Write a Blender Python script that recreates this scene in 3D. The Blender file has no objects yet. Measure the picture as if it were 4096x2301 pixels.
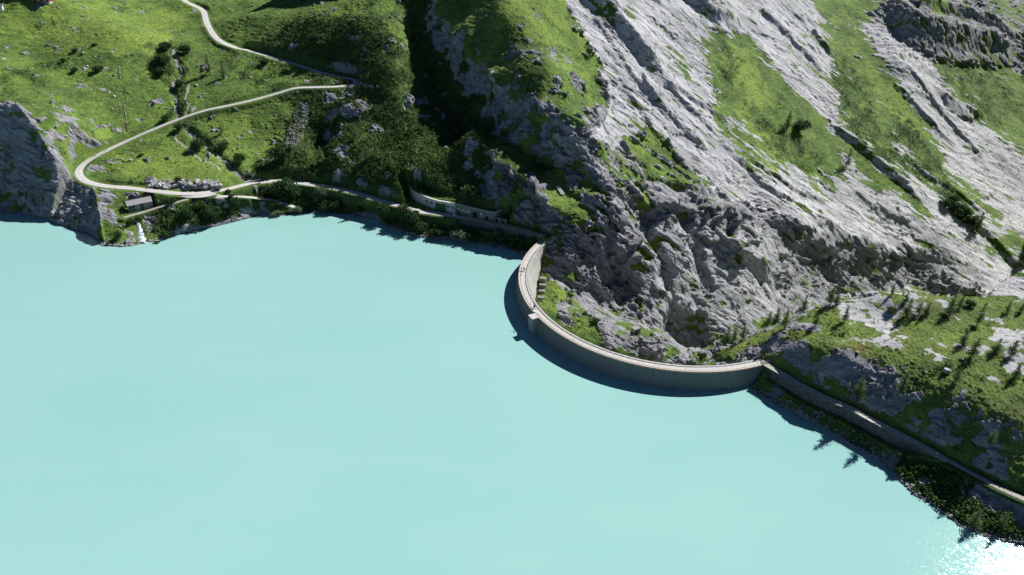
import bpy, bmesh, math, random
import numpy as np
from mathutils import Vector, Matrix

# ------------------------------------------------------------------ camera, sky, sun, exposure
SC = bpy.context.scene
COL = SC.collection
F_PX = 2740.0                      # focal length in photograph pixels (4096 wide)
PITCH = math.radians(31.0)         # looking down
CAM_Z = 156.0                      # metres above the lake
cam_data = bpy.data.cameras.new('camera')
cam_data.sensor_width = 36.0
cam_data.lens = 36.0 * F_PX / 4096.0
cam_data.clip_start = 1.0
cam_data.clip_end = 6000.0
cam = bpy.data.objects.new('camera', cam_data)
COL.objects.link(cam)
cam.location = (0, 0, CAM_Z)
cam.rotation_euler = (math.radians(90) - PITCH, 0, 0)
SC.camera = cam

SUN_EL = math.radians(42.0)
SUN_AZ = math.radians(51.5)        # to the right of straight ahead
SUN_DIR = np.array([math.sin(SUN_AZ) * math.cos(SUN_EL), math.cos(SUN_AZ) * math.cos(SUN_EL), math.sin(SUN_EL)])
world = bpy.data.worlds.new('World')
SC.world = world
world.use_nodes = True
wn = world.node_tree.nodes
bg = wn['Background']
sky = wn.new('ShaderNodeTexSky')
sky.sky_type = 'NISHITA'
sky.sun_disc = False
sky.sun_elevation = SUN_EL
sky.sun_rotation = SUN_AZ
sky.altitude = 2000
sky.air_density = 0.6
sky.dust_density = 0.0
sky.ozone_density = 3.0
world.node_tree.links.new(sky.outputs[0], bg.inputs[0])
bg.inputs[1].default_value = 0.05
sun_data = bpy.data.lights.new('sun', 'SUN')
sun_data.energy = 5.0
sun_data.angle = math.radians(0.5)
sun_data.color = (1.0, 0.965, 0.91)
sun = bpy.data.objects.new('sun', sun_data)
COL.objects.link(sun)
sun.rotation_euler = Vector(SUN_DIR).to_track_quat('Z', 'Y').to_euler()
SC.view_settings.view_transform = 'Standard'
SC.view_settings.look = 'None'
SC.view_settings.gamma = 1.0
SC.view_settings.exposure = 0.75
SC.cycles.max_bounces = 5
SC.cycles.sample_clamp_indirect = 4.0

# ------------------------------------------------------------------ survey helpers: read a photo point into the world
CP, SP = math.cos(PITCH), math.sin(PITCH)
def ray(px, py):
    dx = (np.asarray(px, float) - 2048) / F_PX
    dy = (np.asarray(py, float) - 1150.5) / F_PX
    return dx, CP - dy * SP, -(SP + dy * CP)
def un(px, py, z=0.0):
    x, y, w = ray(px, py)
    t = (z - CAM_Z) / w
    return np.array([x * t, y * t, z + 0 * t])
def unD(px, py, D):
    x, y, w = ray(px, py)
    t = D / y
    return np.array([x * t, D, CAM_Z + w * t])
def project(X, Y, Z):
    zc = Y * CP - (Z - CAM_Z) * SP
    yc = -(Y * SP + (Z - CAM_Z) * CP)
    zc = np.maximum(zc, 1.0)
    return 2048 + F_PX * X / zc, 1150.5 + F_PX * yc / zc

# ------------------------------------------------------------------ numpy gradient noise
_rng = np.random.RandomState(7)
_perm = np.tile(_rng.permutation(256), 3).astype(np.int32)
_g = _rng.normal(size=(256, 3)); _g /= np.linalg.norm(_g, axis=1)[:, None]
_g = _g.astype(np.float32)
def noise3(x, y, z):
    x = np.asarray(x, np.float32); y = np.asarray(y, np.float32); z = np.asarray(z, np.float32) + np.zeros_like(x)
    xi = np.floor(x); yi = np.floor(y); zi = np.floor(z)
    fx, fy, fz = x - xi, y - yi, z - zi
    xi = xi.astype(np.int32) & 255; yi = yi.astype(np.int32) & 255; zi = zi.astype(np.int32) & 255
    u = fx * fx * fx * (fx * (fx * 6 - 15) + 10); v = fy * fy * fy * (fy * (fy * 6 - 15) + 10); w = fz * fz * fz * (fz * (fz * 6 - 15) + 10)
    out = 0
    for a in (0, 1):
        pa = _perm[xi + a]; wa = u if a else 1 - u
        for b in (0, 1):
            pb = _perm[pa + yi + b]; wb = wa * (v if b else 1 - v)
            for c in (0, 1):
                g = _g[_perm[pb + zi + c]]
                out = out + wb * (w if c else 1 - w) * (g[..., 0] * (fx - a) + g[..., 1] * (fy - b) + g[..., 2] * (fz - c))
    return out * 1.6
def fbm(x, y, z, octv=4, gain=0.5, lac=2.03):
    a, s = 1.0, 0.0
    for k in range(octv):
        s = s + a * noise3(x, y, z); a *= gain
        x, y, z = x * lac + 17.3, y * lac - 9.1, z * lac + 5.7
    return s
def ridged(x, y, z, octv=3):
    a, s = 1.0, 0.0
    for k in range(octv):
        s = s + a * (1 - 2 * np.abs(noise3(x, y, z))); a *= 0.5
        x, y, z = x * 2.1 + 7.7, y * 2.1 + 3.1, z * 2.1 - 4.2
    return s
def sstep(a, b, x):
    t = np.clip((x - a) / (b - a), 0, 1)
    return t * t * (3 - 2 * t)

def in_poly(px, py, poly):
    inside = np.zeros(np.shape(px), bool)
    n = len(poly)
    for i in range(n):
        x1, y1 = poly[i]; x2, y2 = poly[(i + 1) % n]
        if y1 == y2: continue
        c = ((y1 > py) != (y2 > py)) & (px < (x2 - x1) * (py - y1) / (y2 - y1) + x1)
        inside ^= c
    return inside
def seg_dist(X, Y, line, closed=False):
    """distance to a polyline, its signed side (+ = left of travel), nearest segment and parameter"""
    best = np.full(np.shape(X), 1e9); side = np.zeros(np.shape(X)); si = np.zeros(np.shape(X), np.int32); st = np.zeros(np.shape(X))
    L = np.asarray(line, float)
    n = len(L) if closed else len(L) - 1
    for i in range(n):
        a = L[i, :2]; b = L[(i + 1) % len(L), :2]
        d = b - a; l2 = max(float(d @ d), 1e-9)
        t = np.clip(((X - a[0]) * d[0] + (Y - a[1]) * d[1]) / l2, 0, 1)
        ex = X - (a[0] + t * d[0]); ey = Y - (a[1] + t * d[1])
        dd = np.hypot(ex, ey)
        m = dd < best
        best = np.where(m, dd, best)
        side = np.where(m, d[0] * ey - d[1] * ex, side)
        si = np.where(m, i, si); st = np.where(m, t, st)
    return best, np.sign(side), si, st
def line_z(line, si, st):
    Z = np.asarray(line, float)[:, 2]
    return Z[si] * (1 - st) + Z[np.minimum(si + 1, len(Z) - 1)] * st
def resample(pts, step):
    """Catmull-Rom through the points, then even spacing"""
    P = np.asarray(pts, float)
    Q = np.vstack([2 * P[0] - P[1], P, 2 * P[-1] - P[-2]])
    out = []
    for i in range(1, len(Q) - 2):
        p0, p1, p2, p3 = Q[i - 1], Q[i], Q[i + 1], Q[i + 2]
        for t in np.linspace(0, 1, 16, endpoint=False):
            out.append(0.5 * (2 * p1 + (p2 - p0) * t + (2 * p0 - 5 * p1 + 4 * p2 - p3) * t * t + (3 * p1 - p0 - 3 * p2 + p3) * t ** 3))
    out.append(P[-1]); out = np.array(out)
    s = np.r_[0, np.cumsum(np.linalg.norm(np.diff(out, axis=0), axis=1))]
    n = max(2, int(round(s[-1] / step)) + 1)
    ss = np.linspace(0, s[-1], n)
    return np.stack([np.interp(ss, s, out[:, k]) for k in range(out.shape[1])], 1)
def tangents(L):
    T = np.gradient(np.asarray(L)[:, :2], axis=0)
    return T / np.maximum(np.linalg.norm(T, axis=1)[:, None], 1e-9)
def offset(L, d):
    """shift a polyline to its left by d"""
    T = tangents(L); R = np.array(L, float)
    R[:, 0] += -T[:, 1] * d; R[:, 1] += T[:, 0] * d
    return R

# ------------------------------------------------------------------ object helpers
def tag(o, label=None, cat=None, group=None, kind=None):
    if label: o['label'] = label
    if cat: o['category'] = cat
    if group: o['group'] = group
    if kind: o['kind'] = kind
    return o
def empty(name, loc, rz=0.0):
    o = bpy.data.objects.new(name, None); COL.objects.link(o)
    o.empty_display_size = 0.5
    o.location = loc; o.rotation_euler = (0, 0, rz)
    return o
def mesh_np(name, V, faces, mat, parent=None, smooth=False, attrs=None, local=None):
    """V (n,3); faces: list of (k,3)/(k,4) int arrays"""
    V = np.asarray(V, np.float32)
    if parent is not None and local is None:
        V = V - np.array(parent.location, np.float32)
    me = bpy.data.meshes.new(name)
    fl = [np.asarray(f, np.int32) for f in faces if len(f)]
    nl = sum(f.size for f in fl); nf = sum(len(f) for f in fl)
    me.vertices.add(len(V)); me.vertices.foreach_set('co', V.ravel())
    me.loops.add(nl); me.polygons.add(nf)
    me.loops.foreach_set('vertex_index', np.concatenate([f.ravel() for f in fl]))
    tot = np.concatenate([np.full(len(f), f.shape[1], np.int32) for f in fl])
    me.polygons.foreach_set('loop_start', np.r_[0, np.cumsum(tot)[:-1]].astype(np.int32))
    me.polygons.foreach_set('use_smooth', np.full(nf, smooth))
    if attrs:
        for k, a in attrs.items():
            at = me.attributes.new(k, 'FLOAT', 'POINT'); at.data.foreach_set('value', np.asarray(a, np.float32))
    me.update(calc_edges=True)
    me.validate()
    if mat: me.materials.append(mat)
    o = bpy.data.objects.new(name, me); COL.objects.link(o)
    if parent is not None: o.parent = parent
    return o
class MB:
    """collects simple solids and links them as ONE mesh object"""
    def __init__(s): s.V = []; s.F = []
    def add(s, verts, faces):
        n = len(s.V); s.V += [tuple(v) for v in verts]; s.F += [tuple(i + n for i in f) for f in faces]
    def box(s, c, size, rz=0.0, ax=None):
        hx, hy, hz = size[0] / 2, size[1] / 2, size[2] / 2
        P = [(-hx, -hy, -hz), (hx, -hy, -hz), (hx, hy, -hz), (-hx, hy, -hz), (-hx, -hy, hz), (hx, -hy, hz), (hx, hy, hz), (-hx, hy, hz)]
        if ax is None:
            cr, sr = math.cos(rz), math.sin(rz)
            Q = [(c[0] + x * cr - y * sr, c[1] + x * sr + y * cr, c[2] + z) for x, y, z in P]
        else:
            Q = [tuple(np.array(c) + x * np.array(ax[0]) + y * np.array(ax[1]) + z * np.array(ax[2])) for x, y, z in P]
        s.add(Q, [(0, 3, 2, 1), (4, 5, 6, 7), (0, 1, 5, 4), (1, 2, 6, 5), (2, 3, 7, 6), (3, 0, 4, 7)])
    def tube(s, pts, r, n=6, cap=True):
        P = [np.array(p, float) for p in pts]; R = r if hasattr(r, '__len__') else [r] * len(P)
        base = len(s.V)
        for i, p in enumerate(P):
            d = P[min(i + 1, len(P) - 1)] - P[max(i - 1, 0)]; d /= max(np.linalg.norm(d), 1e-9)
            a = np.cross(d, (0, 0, 1)) if abs(d[2]) < 0.9 else np.cross(d, (1, 0, 0)); a /= np.linalg.norm(a); b = np.cross(d, a)
            for k in range(n):
                t = 2 * math.pi * k / n
                s.V.append(tuple(p + R[i] * (math.cos(t) * a + math.sin(t) * b)))
        for i in range(len(P) - 1):
            for k in range(n):
                s.F.append((base + i * n + k, base + i * n + (k + 1) % n, base + (i + 1) * n + (k + 1) % n, base + (i + 1) * n + k))
        if cap:
            s.F.append(tuple(base + k for k in range(n))[::-1]); s.F.append(tuple(base + (len(P) - 1) * n + k for k in range(n)))
    def prism(s, poly, z0, z1):
        n = len(poly); b = len(s.V)
        s.V += [(x, y, z0) for x, y in poly] + [(x, y, z1) for x, y in poly]
        s.F += [tuple(b + i for i in range(n))[::-1], tuple(b + n + i for i in range(n))]
        s.F += [(b + i, b + (i + 1) % n, b + n + (i + 1) % n, b + n + i) for i in range(n)]
    def build(s, name, mat, parent=None, local=False, smooth=False):
        V = np.array(s.V, float)
        if parent is not None and not local:
            inv = Matrix.Translation(parent.location) @ parent.rotation_euler.to_matrix().to_4x4()
            inv = np.array(inv.inverted())
            V = V @ inv[:3, :3].T + inv[:3, 3]
        me = bpy.data.meshes.new(name); me.from_pydata([tuple(v) for v in V], [], s.F)
        bm = bmesh.new(); bm.from_mesh(me); bmesh.ops.recalc_face_normals(bm, faces=bm.faces); bm.to_mesh(me); bm.free()
        if smooth:
            for p in me.polygons: p.use_smooth = True
        if mat: me.materials.append(mat)
        o = bpy.data.objects.new(name, me); COL.objects.link(o)
        if parent is not None: o.parent = parent
        return o
def grid_faces(nu, nv, wrap=False):
    i, j = np.meshgrid(np.arange(nu - 1), np.arange(nv - 1), indexing='ij')
    a = (i * nv + j).ravel()
    return np.stack([a, a + 1, a + nv + 1, a + nv], 1)
def copy_tree(o, parent=None):
    c = o.copy(); COL.objects.link(c)
    if parent is not None: c.parent = parent
    for ch in list(o.children): copy_tree(ch, c)
    return c

# ------------------------------------------------------------------ materials
def mat(name, build):
    m = bpy.data.materials.new(name); m.use_nodes = True
    nt = m.node_tree; b = nt.nodes['Principled BSDF']
    b.inputs['Roughness'].default_value = 0.85
    b.inputs['Specular IOR Level'].default_value = 0.25
    build(nt, b)
    return m
def N(nt, typ, **kw):
    n = nt.nodes.new(typ)
    for k, v in kw.items():
        if k.startswith('_'): setattr(n, k[1:], v)
        else:
            key = int(k[1:]) if k[0] == 'i' and k[1:].isdigit() else k
            s = n.inputs[key]
            if isinstance(v, bpy.types.NodeSocket): nt.links.new(v, s)
            else: s.default_value = v
    return n
def noise_n(nt, vec, scale, detail=4, rough=0.55, dist=0.0):
    n = N(nt, 'ShaderNodeTexNoise', Scale=scale, Detail=detail, Roughness=rough, Distortion=dist)
    if vec is not None: nt.links.new(vec, n.inputs['Vector'])
    return n.outputs['Fac']
def ramp(nt, fac, stops, interp='LINEAR'):
    r = nt.nodes.new('ShaderNodeValToRGB'); nt.links.new(fac, r.inputs[0]); e = r.color_ramp.elements
    r.color_ramp.interpolation = interp
    while len(e) > 1: e.remove(e[-1])
    e[0].position = stops[0][0]; e[0].color = (*stops[0][1], 1)
    for p, c in stops[1:]:
        x = e.new(p); x.color = (*c, 1)
    return r.outputs[0]
def mixc(nt, fac, a, b, mode='MIX'):
    m = nt.nodes.new('ShaderNodeMix'); m.data_type = 'RGBA'; m.blend_type = mode
    for s, v in ((m.inputs[0], fac), (m.inputs[6], a), (m.inputs[7], b)):
        if isinstance(v, bpy.types.NodeSocket): nt.links.new(v, s)
        else: s.default_value = v if not isinstance(v, tuple) or len(v) == 4 else (*v, 1)
    return m.outputs[2]
def mth(nt, op, a, b=0.0, clamp=False):
    m = nt.nodes.new('ShaderNodeMath'); m.operation = op; m.use_clamp = clamp
    for s, v in ((m.inputs[0], a), (m.inputs[1], b)):
        if isinstance(v, bpy.types.NodeSocket): nt.links.new(v, s)
        else: s.default_value = v
    return m.outputs[0]
def coords(nt): return N(nt, 'ShaderNodeTexCoord').outputs['Object']
def attr(nt, name):
    a = nt.nodes.new('ShaderNodeAttribute'); a.attribute_name = name
    return a.outputs['Fac']
def bump(nt, b, h, strength=0.5, dist=0.3):
    n = N(nt, 'ShaderNodeBump', Strength=strength, Distance=dist, Height=h)
    nt.links.new(n.outputs[0], b.inputs['Normal'])
def plain(name, c, var=0.15, scale=3.0, rough=0.8, metal=0.0, bmp=0.0, streak=False):
    """one colour with natural unevenness"""
    def f(nt, b):
        co = coords(nt)
        if streak:
            mp = N(nt, 'ShaderNodeMapping', Scale=(1, 1, 0.12)); nt.links.new(co, mp.inputs[0]); co = mp.outputs[0]
        n = noise_n(nt, co, scale, 5, 0.6)
        lo = tuple(x * (1 - var) for x in c); hi = tuple(min(1, x * (1 + var)) for x in c)
        nt.links.new(ramp(nt, n, [(0.3, lo), (0.7, hi)]), b.inputs['Base Color'])
        b.inputs['Roughness'].default_value = rough; b.inputs['Metallic'].default_value = metal
        if bmp: bump(nt, b, n, bmp, 0.1)
    return mat(name, f)

# ================================================================== SURVEY POINTS (photo pixel, height or distance)
WATERLINE_LEFT = [(0,852),(92,858),(180,875),(240,901),(326,933),(403,969),(409,984),(493,988),(548,982),(587,967),(634,969),(651,956),(728,935),(793,922),(878,903),(986,877),(1030,862),(1060,851),(1103,864),(1231,853),(1300,853),(1364,858),(1428,864),(1506,879),(1540,905),(1600,928),(1651,945),(1728,956),(1814,962),(1921,978),(2007,993),(2080,1016)]
WATERLINE_RIGHT = [(3000,1560),(3064,1597),(3120,1630),(3184,1664),(3257,1698),(3339,1745),(3412,1789),(3484,1823),(3533,1857),(3581,1905),(3654,1978),(3727,2021),(3785,2065),(3848,2109),(3920,2138),(3993,2162),(4096,2179)]
CREST_PX = [(2177,951),(2134,989.5),(2105,1031),(2087,1067),(2080.6,1103),(2079.6,1142),(2090,1180.6),(2107,1219),(2129,1251),(2163,1282),(2221,1321),(2288.6,1357),(2361,1393.5),(2434,1422.5),(2530.5,1454),(2627,1475.7),(2724,1487),(2821,1490),(2912.7,1485),(2990,1471),(3050,1456)]
CREST_Z = 7.0
wl_l = [un(x, y)[:2] for x, y in WATERLINE_LEFT]
wl_r = [un(x, y)[:2] for x, y in WATERLINE_RIGHT]
crest_raw = np.array([un(x, y, CREST_Z) for x, y in CREST_PX])
# smooth the crest with a low-order fit in angle about the arch centre
_c = np.array([67.0, 254.0])
_a = np.unwrap(np.arctan2(crest_raw[:, 1] - _c[1], crest_raw[:, 0] - _c[0])); _r = np.hypot(crest_raw[:, 0] - _c[0], crest_raw[:, 1] - _c[1])
_pf = np.polyfit(_a, _r, 4)
_aa = np.linspace(_a[0], _a[-1], 121)
CREST = np.stack([_c[0] + np.polyval(_pf, _aa) * np.cos(_aa), _c[1] + np.polyval(_pf, _aa) * np.sin(_aa), np.full(121, CREST_Z)], 1)
LAKE = np.array([(-620, 470), (-420, 395)] + [tuple(p) for p in wl_l] + [tuple(p[:2]) for p in CREST[::4]] + [tuple(p) for p in wl_r] + [(175, 105), (260, 60), (300, -300), (-620, -300)])
_n0 = 2 + len(wl_l); _n1 = _n0 + len(CREST[::4])
DAM_SEGS = (_n0 - 1, _n1 - 1)

# ---- roads: (px, py, z)
ROAD_UPPER = [(700,-60,78),(735,0,74),(808,40,69),(828,95,65.5),(868,155,60.5),(940,190,57),(1000,203,54.5),(1100,232,52.2),(1193,261,50),(1270,286,48.4),(1334,302,47.2),(1380,312,46.7)]
ROAD_HAIRPIN = [(1416,319,46.3),(1425,330,45.9),(1395,341,45.5)]
ROAD_LOWER = [(1334,347,45),(1257,349,44.4),(1180,353,43.8),(1100,376,41.5),(1000,403,39),(905,424,37),(814,443.5,35),(707,480,31.3),(600,523,27.7),(514,561,24.7),(428,601,22.3),(362,637,20),(328,663,18.6),(314,690,17.6),(330,716,16.7),(366,733,16),(428,745,15.5),(514,752,15),(600,762,14.6),(690,772,14.1),(760,775,13.8),(814,772,13.6),(900,758,13.2),(986,737,12.7),(1050,728,12.2),(1128,723,11.6),(1193,731,11.2),(1274,742,10.8),(1343,754,10.4),(1428,774,10),(1514,800,9.4),(1600,824,9.0),(1660,842,8.8),(1740,853,8.7),(1830,866,8.7)]
WALKWAY_LEFT = [(1830,866,8.7),(1900,876,8.7),(1980,893,8.7),(2060,911,8.6),(2130,930,8.5),(2182,945,8.5)]
TRACK_LOWER = [(800,782,13.4),(857,785,12.6),(964,787,10.5),(1040,794,8.2),(1100,803,6),(1171,826,2.6),(1214,840,0.5)]
TRACK_HUT = [(760,786,13.5),(737,800,12.6),(680,817,11),(621,834,9.2),(560,853,8.2),(493,871,7.8)]
PATH_RIGHT = [(3066,1455,7.3),(3115,1483,7.3),(3193,1530,7.3),(3300,1586,7.3),(3407,1632,7.3),(3514,1690,7.3),(3630,1748,7.3),(3717,1795,7.3),(3760,1822,7.2),(3848,1871,7.1),(3920,1910,7.1),(3993,1949,7.2),(4096,1996,7.4),(4220,2050,7.6)]
def road3(pts, step=1.5): return resample([un(x, y, z) for x, y, z in pts], step)
R_MAIN = road3(ROAD_UPPER + ROAD_HAIRPIN + ROAD_LOWER)
R_WALK = road3(WALKWAY_LEFT)
R_TRACK = road3(TRACK_LOWER)
R_HUT = road3(TRACK_HUT)
R_PATH = road3(PATH_RIGHT)

# ---- heights: (px, py, z) and distances (px, py, D)
HZ = [(228,640,27.5),(290,700,17.6),(330,745,13),
 (0,250,60),(0,60,77),(240,10,83),(100,-30,88),(420,100,72),(418,880,8.5),(425,800,13),
 (600,795,12.5),(520,900,5),(700,870,8),(760,890,4.5),(900,850,5),(1000,820,5.5),(620,900,4),(480,940,3),
 (1130,770,8),(1200,790,5.5),(1300,800,4.5),(1400,815,4.5),(1500,840,4),(1600,880,3.5),(1750,905,3.5),(1850,920,3.8),(1950,940,3.5),(2060,965,3.5)]
HD = [(0,410,368),(70,420,366),(140,520,358),(180,590,352),(-80,400,370),(220,560,358),(250,500,369),(270,560,365),(428,520,389),(0,600,344),(100,650,338),(200,750,322),(300,850,314),(150,430,377),(150,230,446),(250,60,490),(300,500,374),(300,350,416),(500,300,436),(700,250,455),(900,300,450),(700,400,425),(480,420,410),
 (480,120,470),(560,60,530),(640,120,505),(700,60,545),(600,0,590),(900,60,540),(1000,60,505),(1000,130,495),(1250,60,490),(1450,100,462),(1250,180,462),(1650,50,480),(1500,0,492),
 (600,650,362),(900,650,362),(900,560,385),(500,680,351),(850,735,339.5),(700,740,341),(1000,620,375),(1100,560,388),(1100,680,358),(1000,480,404),
 (1190,520,393),(1230,420,413),(1250,600,372),(1150,640,364),(1220,690,355),
 (1350,450,402),(1400,500,384),(1430,390,402),(1450,600,362),(1350,650,356),(1290,560,388),(1290,660,357),(1500,480,388),(1500,400,404),(1550,600,364),(1500,700,344),(1400,745,340),(1600,750,333),
 (1620,130,454),(1600,200,438),(1600,320,411),(1600,400,398),(1700,500,376),(1700,600,354),(1760,650,344),(1700,770,329),(1850,800,321),(1560,280,416),(1480,260,432),
 (1700,150,462),(1800,280,428),(1885,370,406),(1955,465,384),(1985,560,362),(1650,180,456),(1740,300,432),(1790,360,415),(1825,450,398),(1850,600,366),(1895,740,334),(1940,825,317),
 # crest of the spur and the second rib below it
 (1740,0,470),(1850,120,430),(1930,210,408),(2000,300,385),(2060,330,366),(2150,420,345),(2280,500,332),(2100,150,400),(2000,60,412),(2200,250,370),
 (1960,470,362),(1900,520,350),(2000,590,334),(2130,690,317),(2260,800,304),(2360,900,292),(1980,500,361),(2060,580,348),(2180,680,331),(2300,790,314),(1930,650,338),(2000,760,319),(2100,860,304),(2200,960,288),
 # gorge and the rocks behind the dam
 (2200,1040,284),(2200,1150,270),(2280,1250,254),(2400,1320,243),(2500,1385,232),(2600,1325,246),(2650,1410,226),(2760,1350,282),(2720,1290,285),(2850,1340,284),(2900,1400,211),(2980,1390,208),(2800,1440,204),
 # lower cliffs: brow, then foot
 (2420,830,303),(2540,770,322),(2680,790,327),(2850,800,336),(2980,850,342),
 (2350,1150,281),(2450,1200,285),(2560,870,318),(2690,890,323),(2850,880,332),(2560,1230,279),(2660,1220,284),(2800,1230,293),(2950,1200,306),(3100,1200,324),(2600,1000,303),(2750,1000,310),(2900,1000,320),
 (3110,830,383),(3230,900,385),(3330,935,392),(3480,975,404),(3640,1010,414),(3180,1050,368),(3300,1130,382),(3480,1140,392),(3640,1120,402),
 # right-hand mountain, beyond the plane
 (3600,0,680),(4096,0,800),(3600,250,590),(4096,250,690),(3800,500,560),(4096,500,600),(3600,700,470),(3900,800,480),(4096,800,500),(3500,950,420),(3800,1000,415),(4096,1000,440),(3500,1080,395),(3900,1130,400),(4150,1150,410),
 # plateau
 (3100,1330,204),(3200,1270,212),(3300,1215,219),(3450,1175,223),(3600,1167,224),(3800,1185,219),(4096,1212,212),(3100,1400,199),(3250,1370,194),(3400,1300,203),(3400,1400,188),(3600,1300,200),(3700,1400,182),(3900,1300,196),(4000,1500,166),(3700,1550,166),(4000,1650,152),(3240,1420,190),(3330,1450,184.3),(3480,1500,177.4),(3600,1520,172.5),(3700,1600,164.6),(3880,1740,151.5),(4040,1810,144.2),
 ]
WORLD_PTS = [(-74,520,92),(-88,590,112),(-110,650,140),(-50,570,170),(-66,620,215),(0,480,128),(0,600,200),(80,560,130),(120,700,190),(250,720,90),(300,900,150),
 (-300,620,98),(-150,650,100),(-480,520,78),(-600,700,120),(-330,395,60),(-420,440,50),(520,700,20),(620,600,-20),(520,450,-75),
 (200,170,24),(230,130,22),(180,120,14),(120,262,-48),(160,275,-58),(215,285,-64),(270,270,-50),(90,262,-46),(250,210,10),(300,200,20),
 (55,225,-38),(40,215,-24),(70,215,-34),(22,240,-14)]
PLANE = lambda x, y: -156.4 - 0.6 * x + 0.595 * y
ctrl = [un(*p) for p in HZ] + [unD(*p) for p in HD] + [np.array(p, float) for p in WORLD_PTS]
for px in range(2300, 3450, 175):
    for py in range(0, 1180, 130):
        if px < 2400 and py > 350: continue
        if px > 3000 and py > 1120: continue
        if py > 770 and px < 3250 and py > 770 + (px - 2500) * 0.12: continue
        rx, ry, rw = ray(px, py)
        y = (CAM_Z + 156.4) / (0.595 - 0.6 * rx / ry - rw / ry)
        ctrl.append(np.array([rx / ry * y, y, CAM_Z + rw / ry * y]))
for x, y in wl_l + wl_r: ctrl.append(np.array([x, y, 0.0]))
for L, st in ((R_MAIN, 10), (R_WALK, 8), (R_TRACK, 8), (R_HUT, 8), (R_PATH, 9)):
    for p in L[::st]: ctrl.append(p)
ctrl = np.array(ctrl)
# thin out points that crowd each other
keep = []
for i in range(len(ctrl)):
    if all(np.hypot(*(ctrl[i, :2] - ctrl[j, :2])) > 3.0 for j in keep): keep.append(i)
ctrl = ctrl[keep]
MQ2 = 4.5 ** 2
_S = 100.0
def _phi(A, B):
    d2 = (A[:, None, 0] - B[None, :, 0]) ** 2 + (A[:, None, 1] - B[None, :, 1]) ** 2
    return np.sqrt(d2 + MQ2) / _S
_K = _phi(ctrl, ctrl); n_ = len(ctrl)
_A = np.zeros((n_ + 3, n_ + 3)); _A[:n_, :n_] = _K - 0.02 * np.eye(n_)
_Pm = np.c_[np.ones(n_), ctrl[:, :2] / _S]; _A[:n_, n_:] = _Pm; _A[n_:, :n_] = _Pm.T
_w = np.linalg.solve(_A, np.r_[ctrl[:, 2], 0, 0, 0])
def base_height(X, Y):
    X = np.asarray(X, float); sh = X.shape; x = X.ravel(); y = np.asarray(Y, float).ravel(); out = np.empty(x.shape)
    c32 = ctrl[:, :2].astype(np.float32); w32 = _w[:n_].astype(np.float32)
    for s in range(0, len(x), 40000):
        a = x[s:s + 40000].astype(np.float32); b = y[s:s + 40000].astype(np.float32)
        d2 = (a[:, None] - c32[None, :, 0]) ** 2 + (b[:, None] - c32[None, :, 1]) ** 2
        out[s:s + 40000] = (np.sqrt(d2 + MQ2) / _S) @ w32
    out += _w[n_] + _w[n_ + 1] * x / _S + _w[n_ + 2] * y / _S
    return out.reshape(sh)
def base_hit(px, py):
    """where a photo ray meets the smooth base terrain"""
    rx, ry, rw = ray(px, py)
    D = np.arange(110, 900, 2.0)
    g = base_height(rx / ry * D, D); z = CAM_Z + rw / ry * D
    k = np.argmax(g > z) if (g > z).any() else len(D) - 1
    d = D[k]
    if k > 0:
        f0 = z[k - 1] - g[k - 1]; f1 = z[k] - g[k]; d = D[k - 1] + 2.0 * f0 / max(f0 - f1, 1e-6)
    return np.array([rx / ry * d, d, CAM_Z + rw / ry * d])
def base_line(pts, step=2.0): return resample([base_hit(*p) for p in pts], step)

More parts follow.
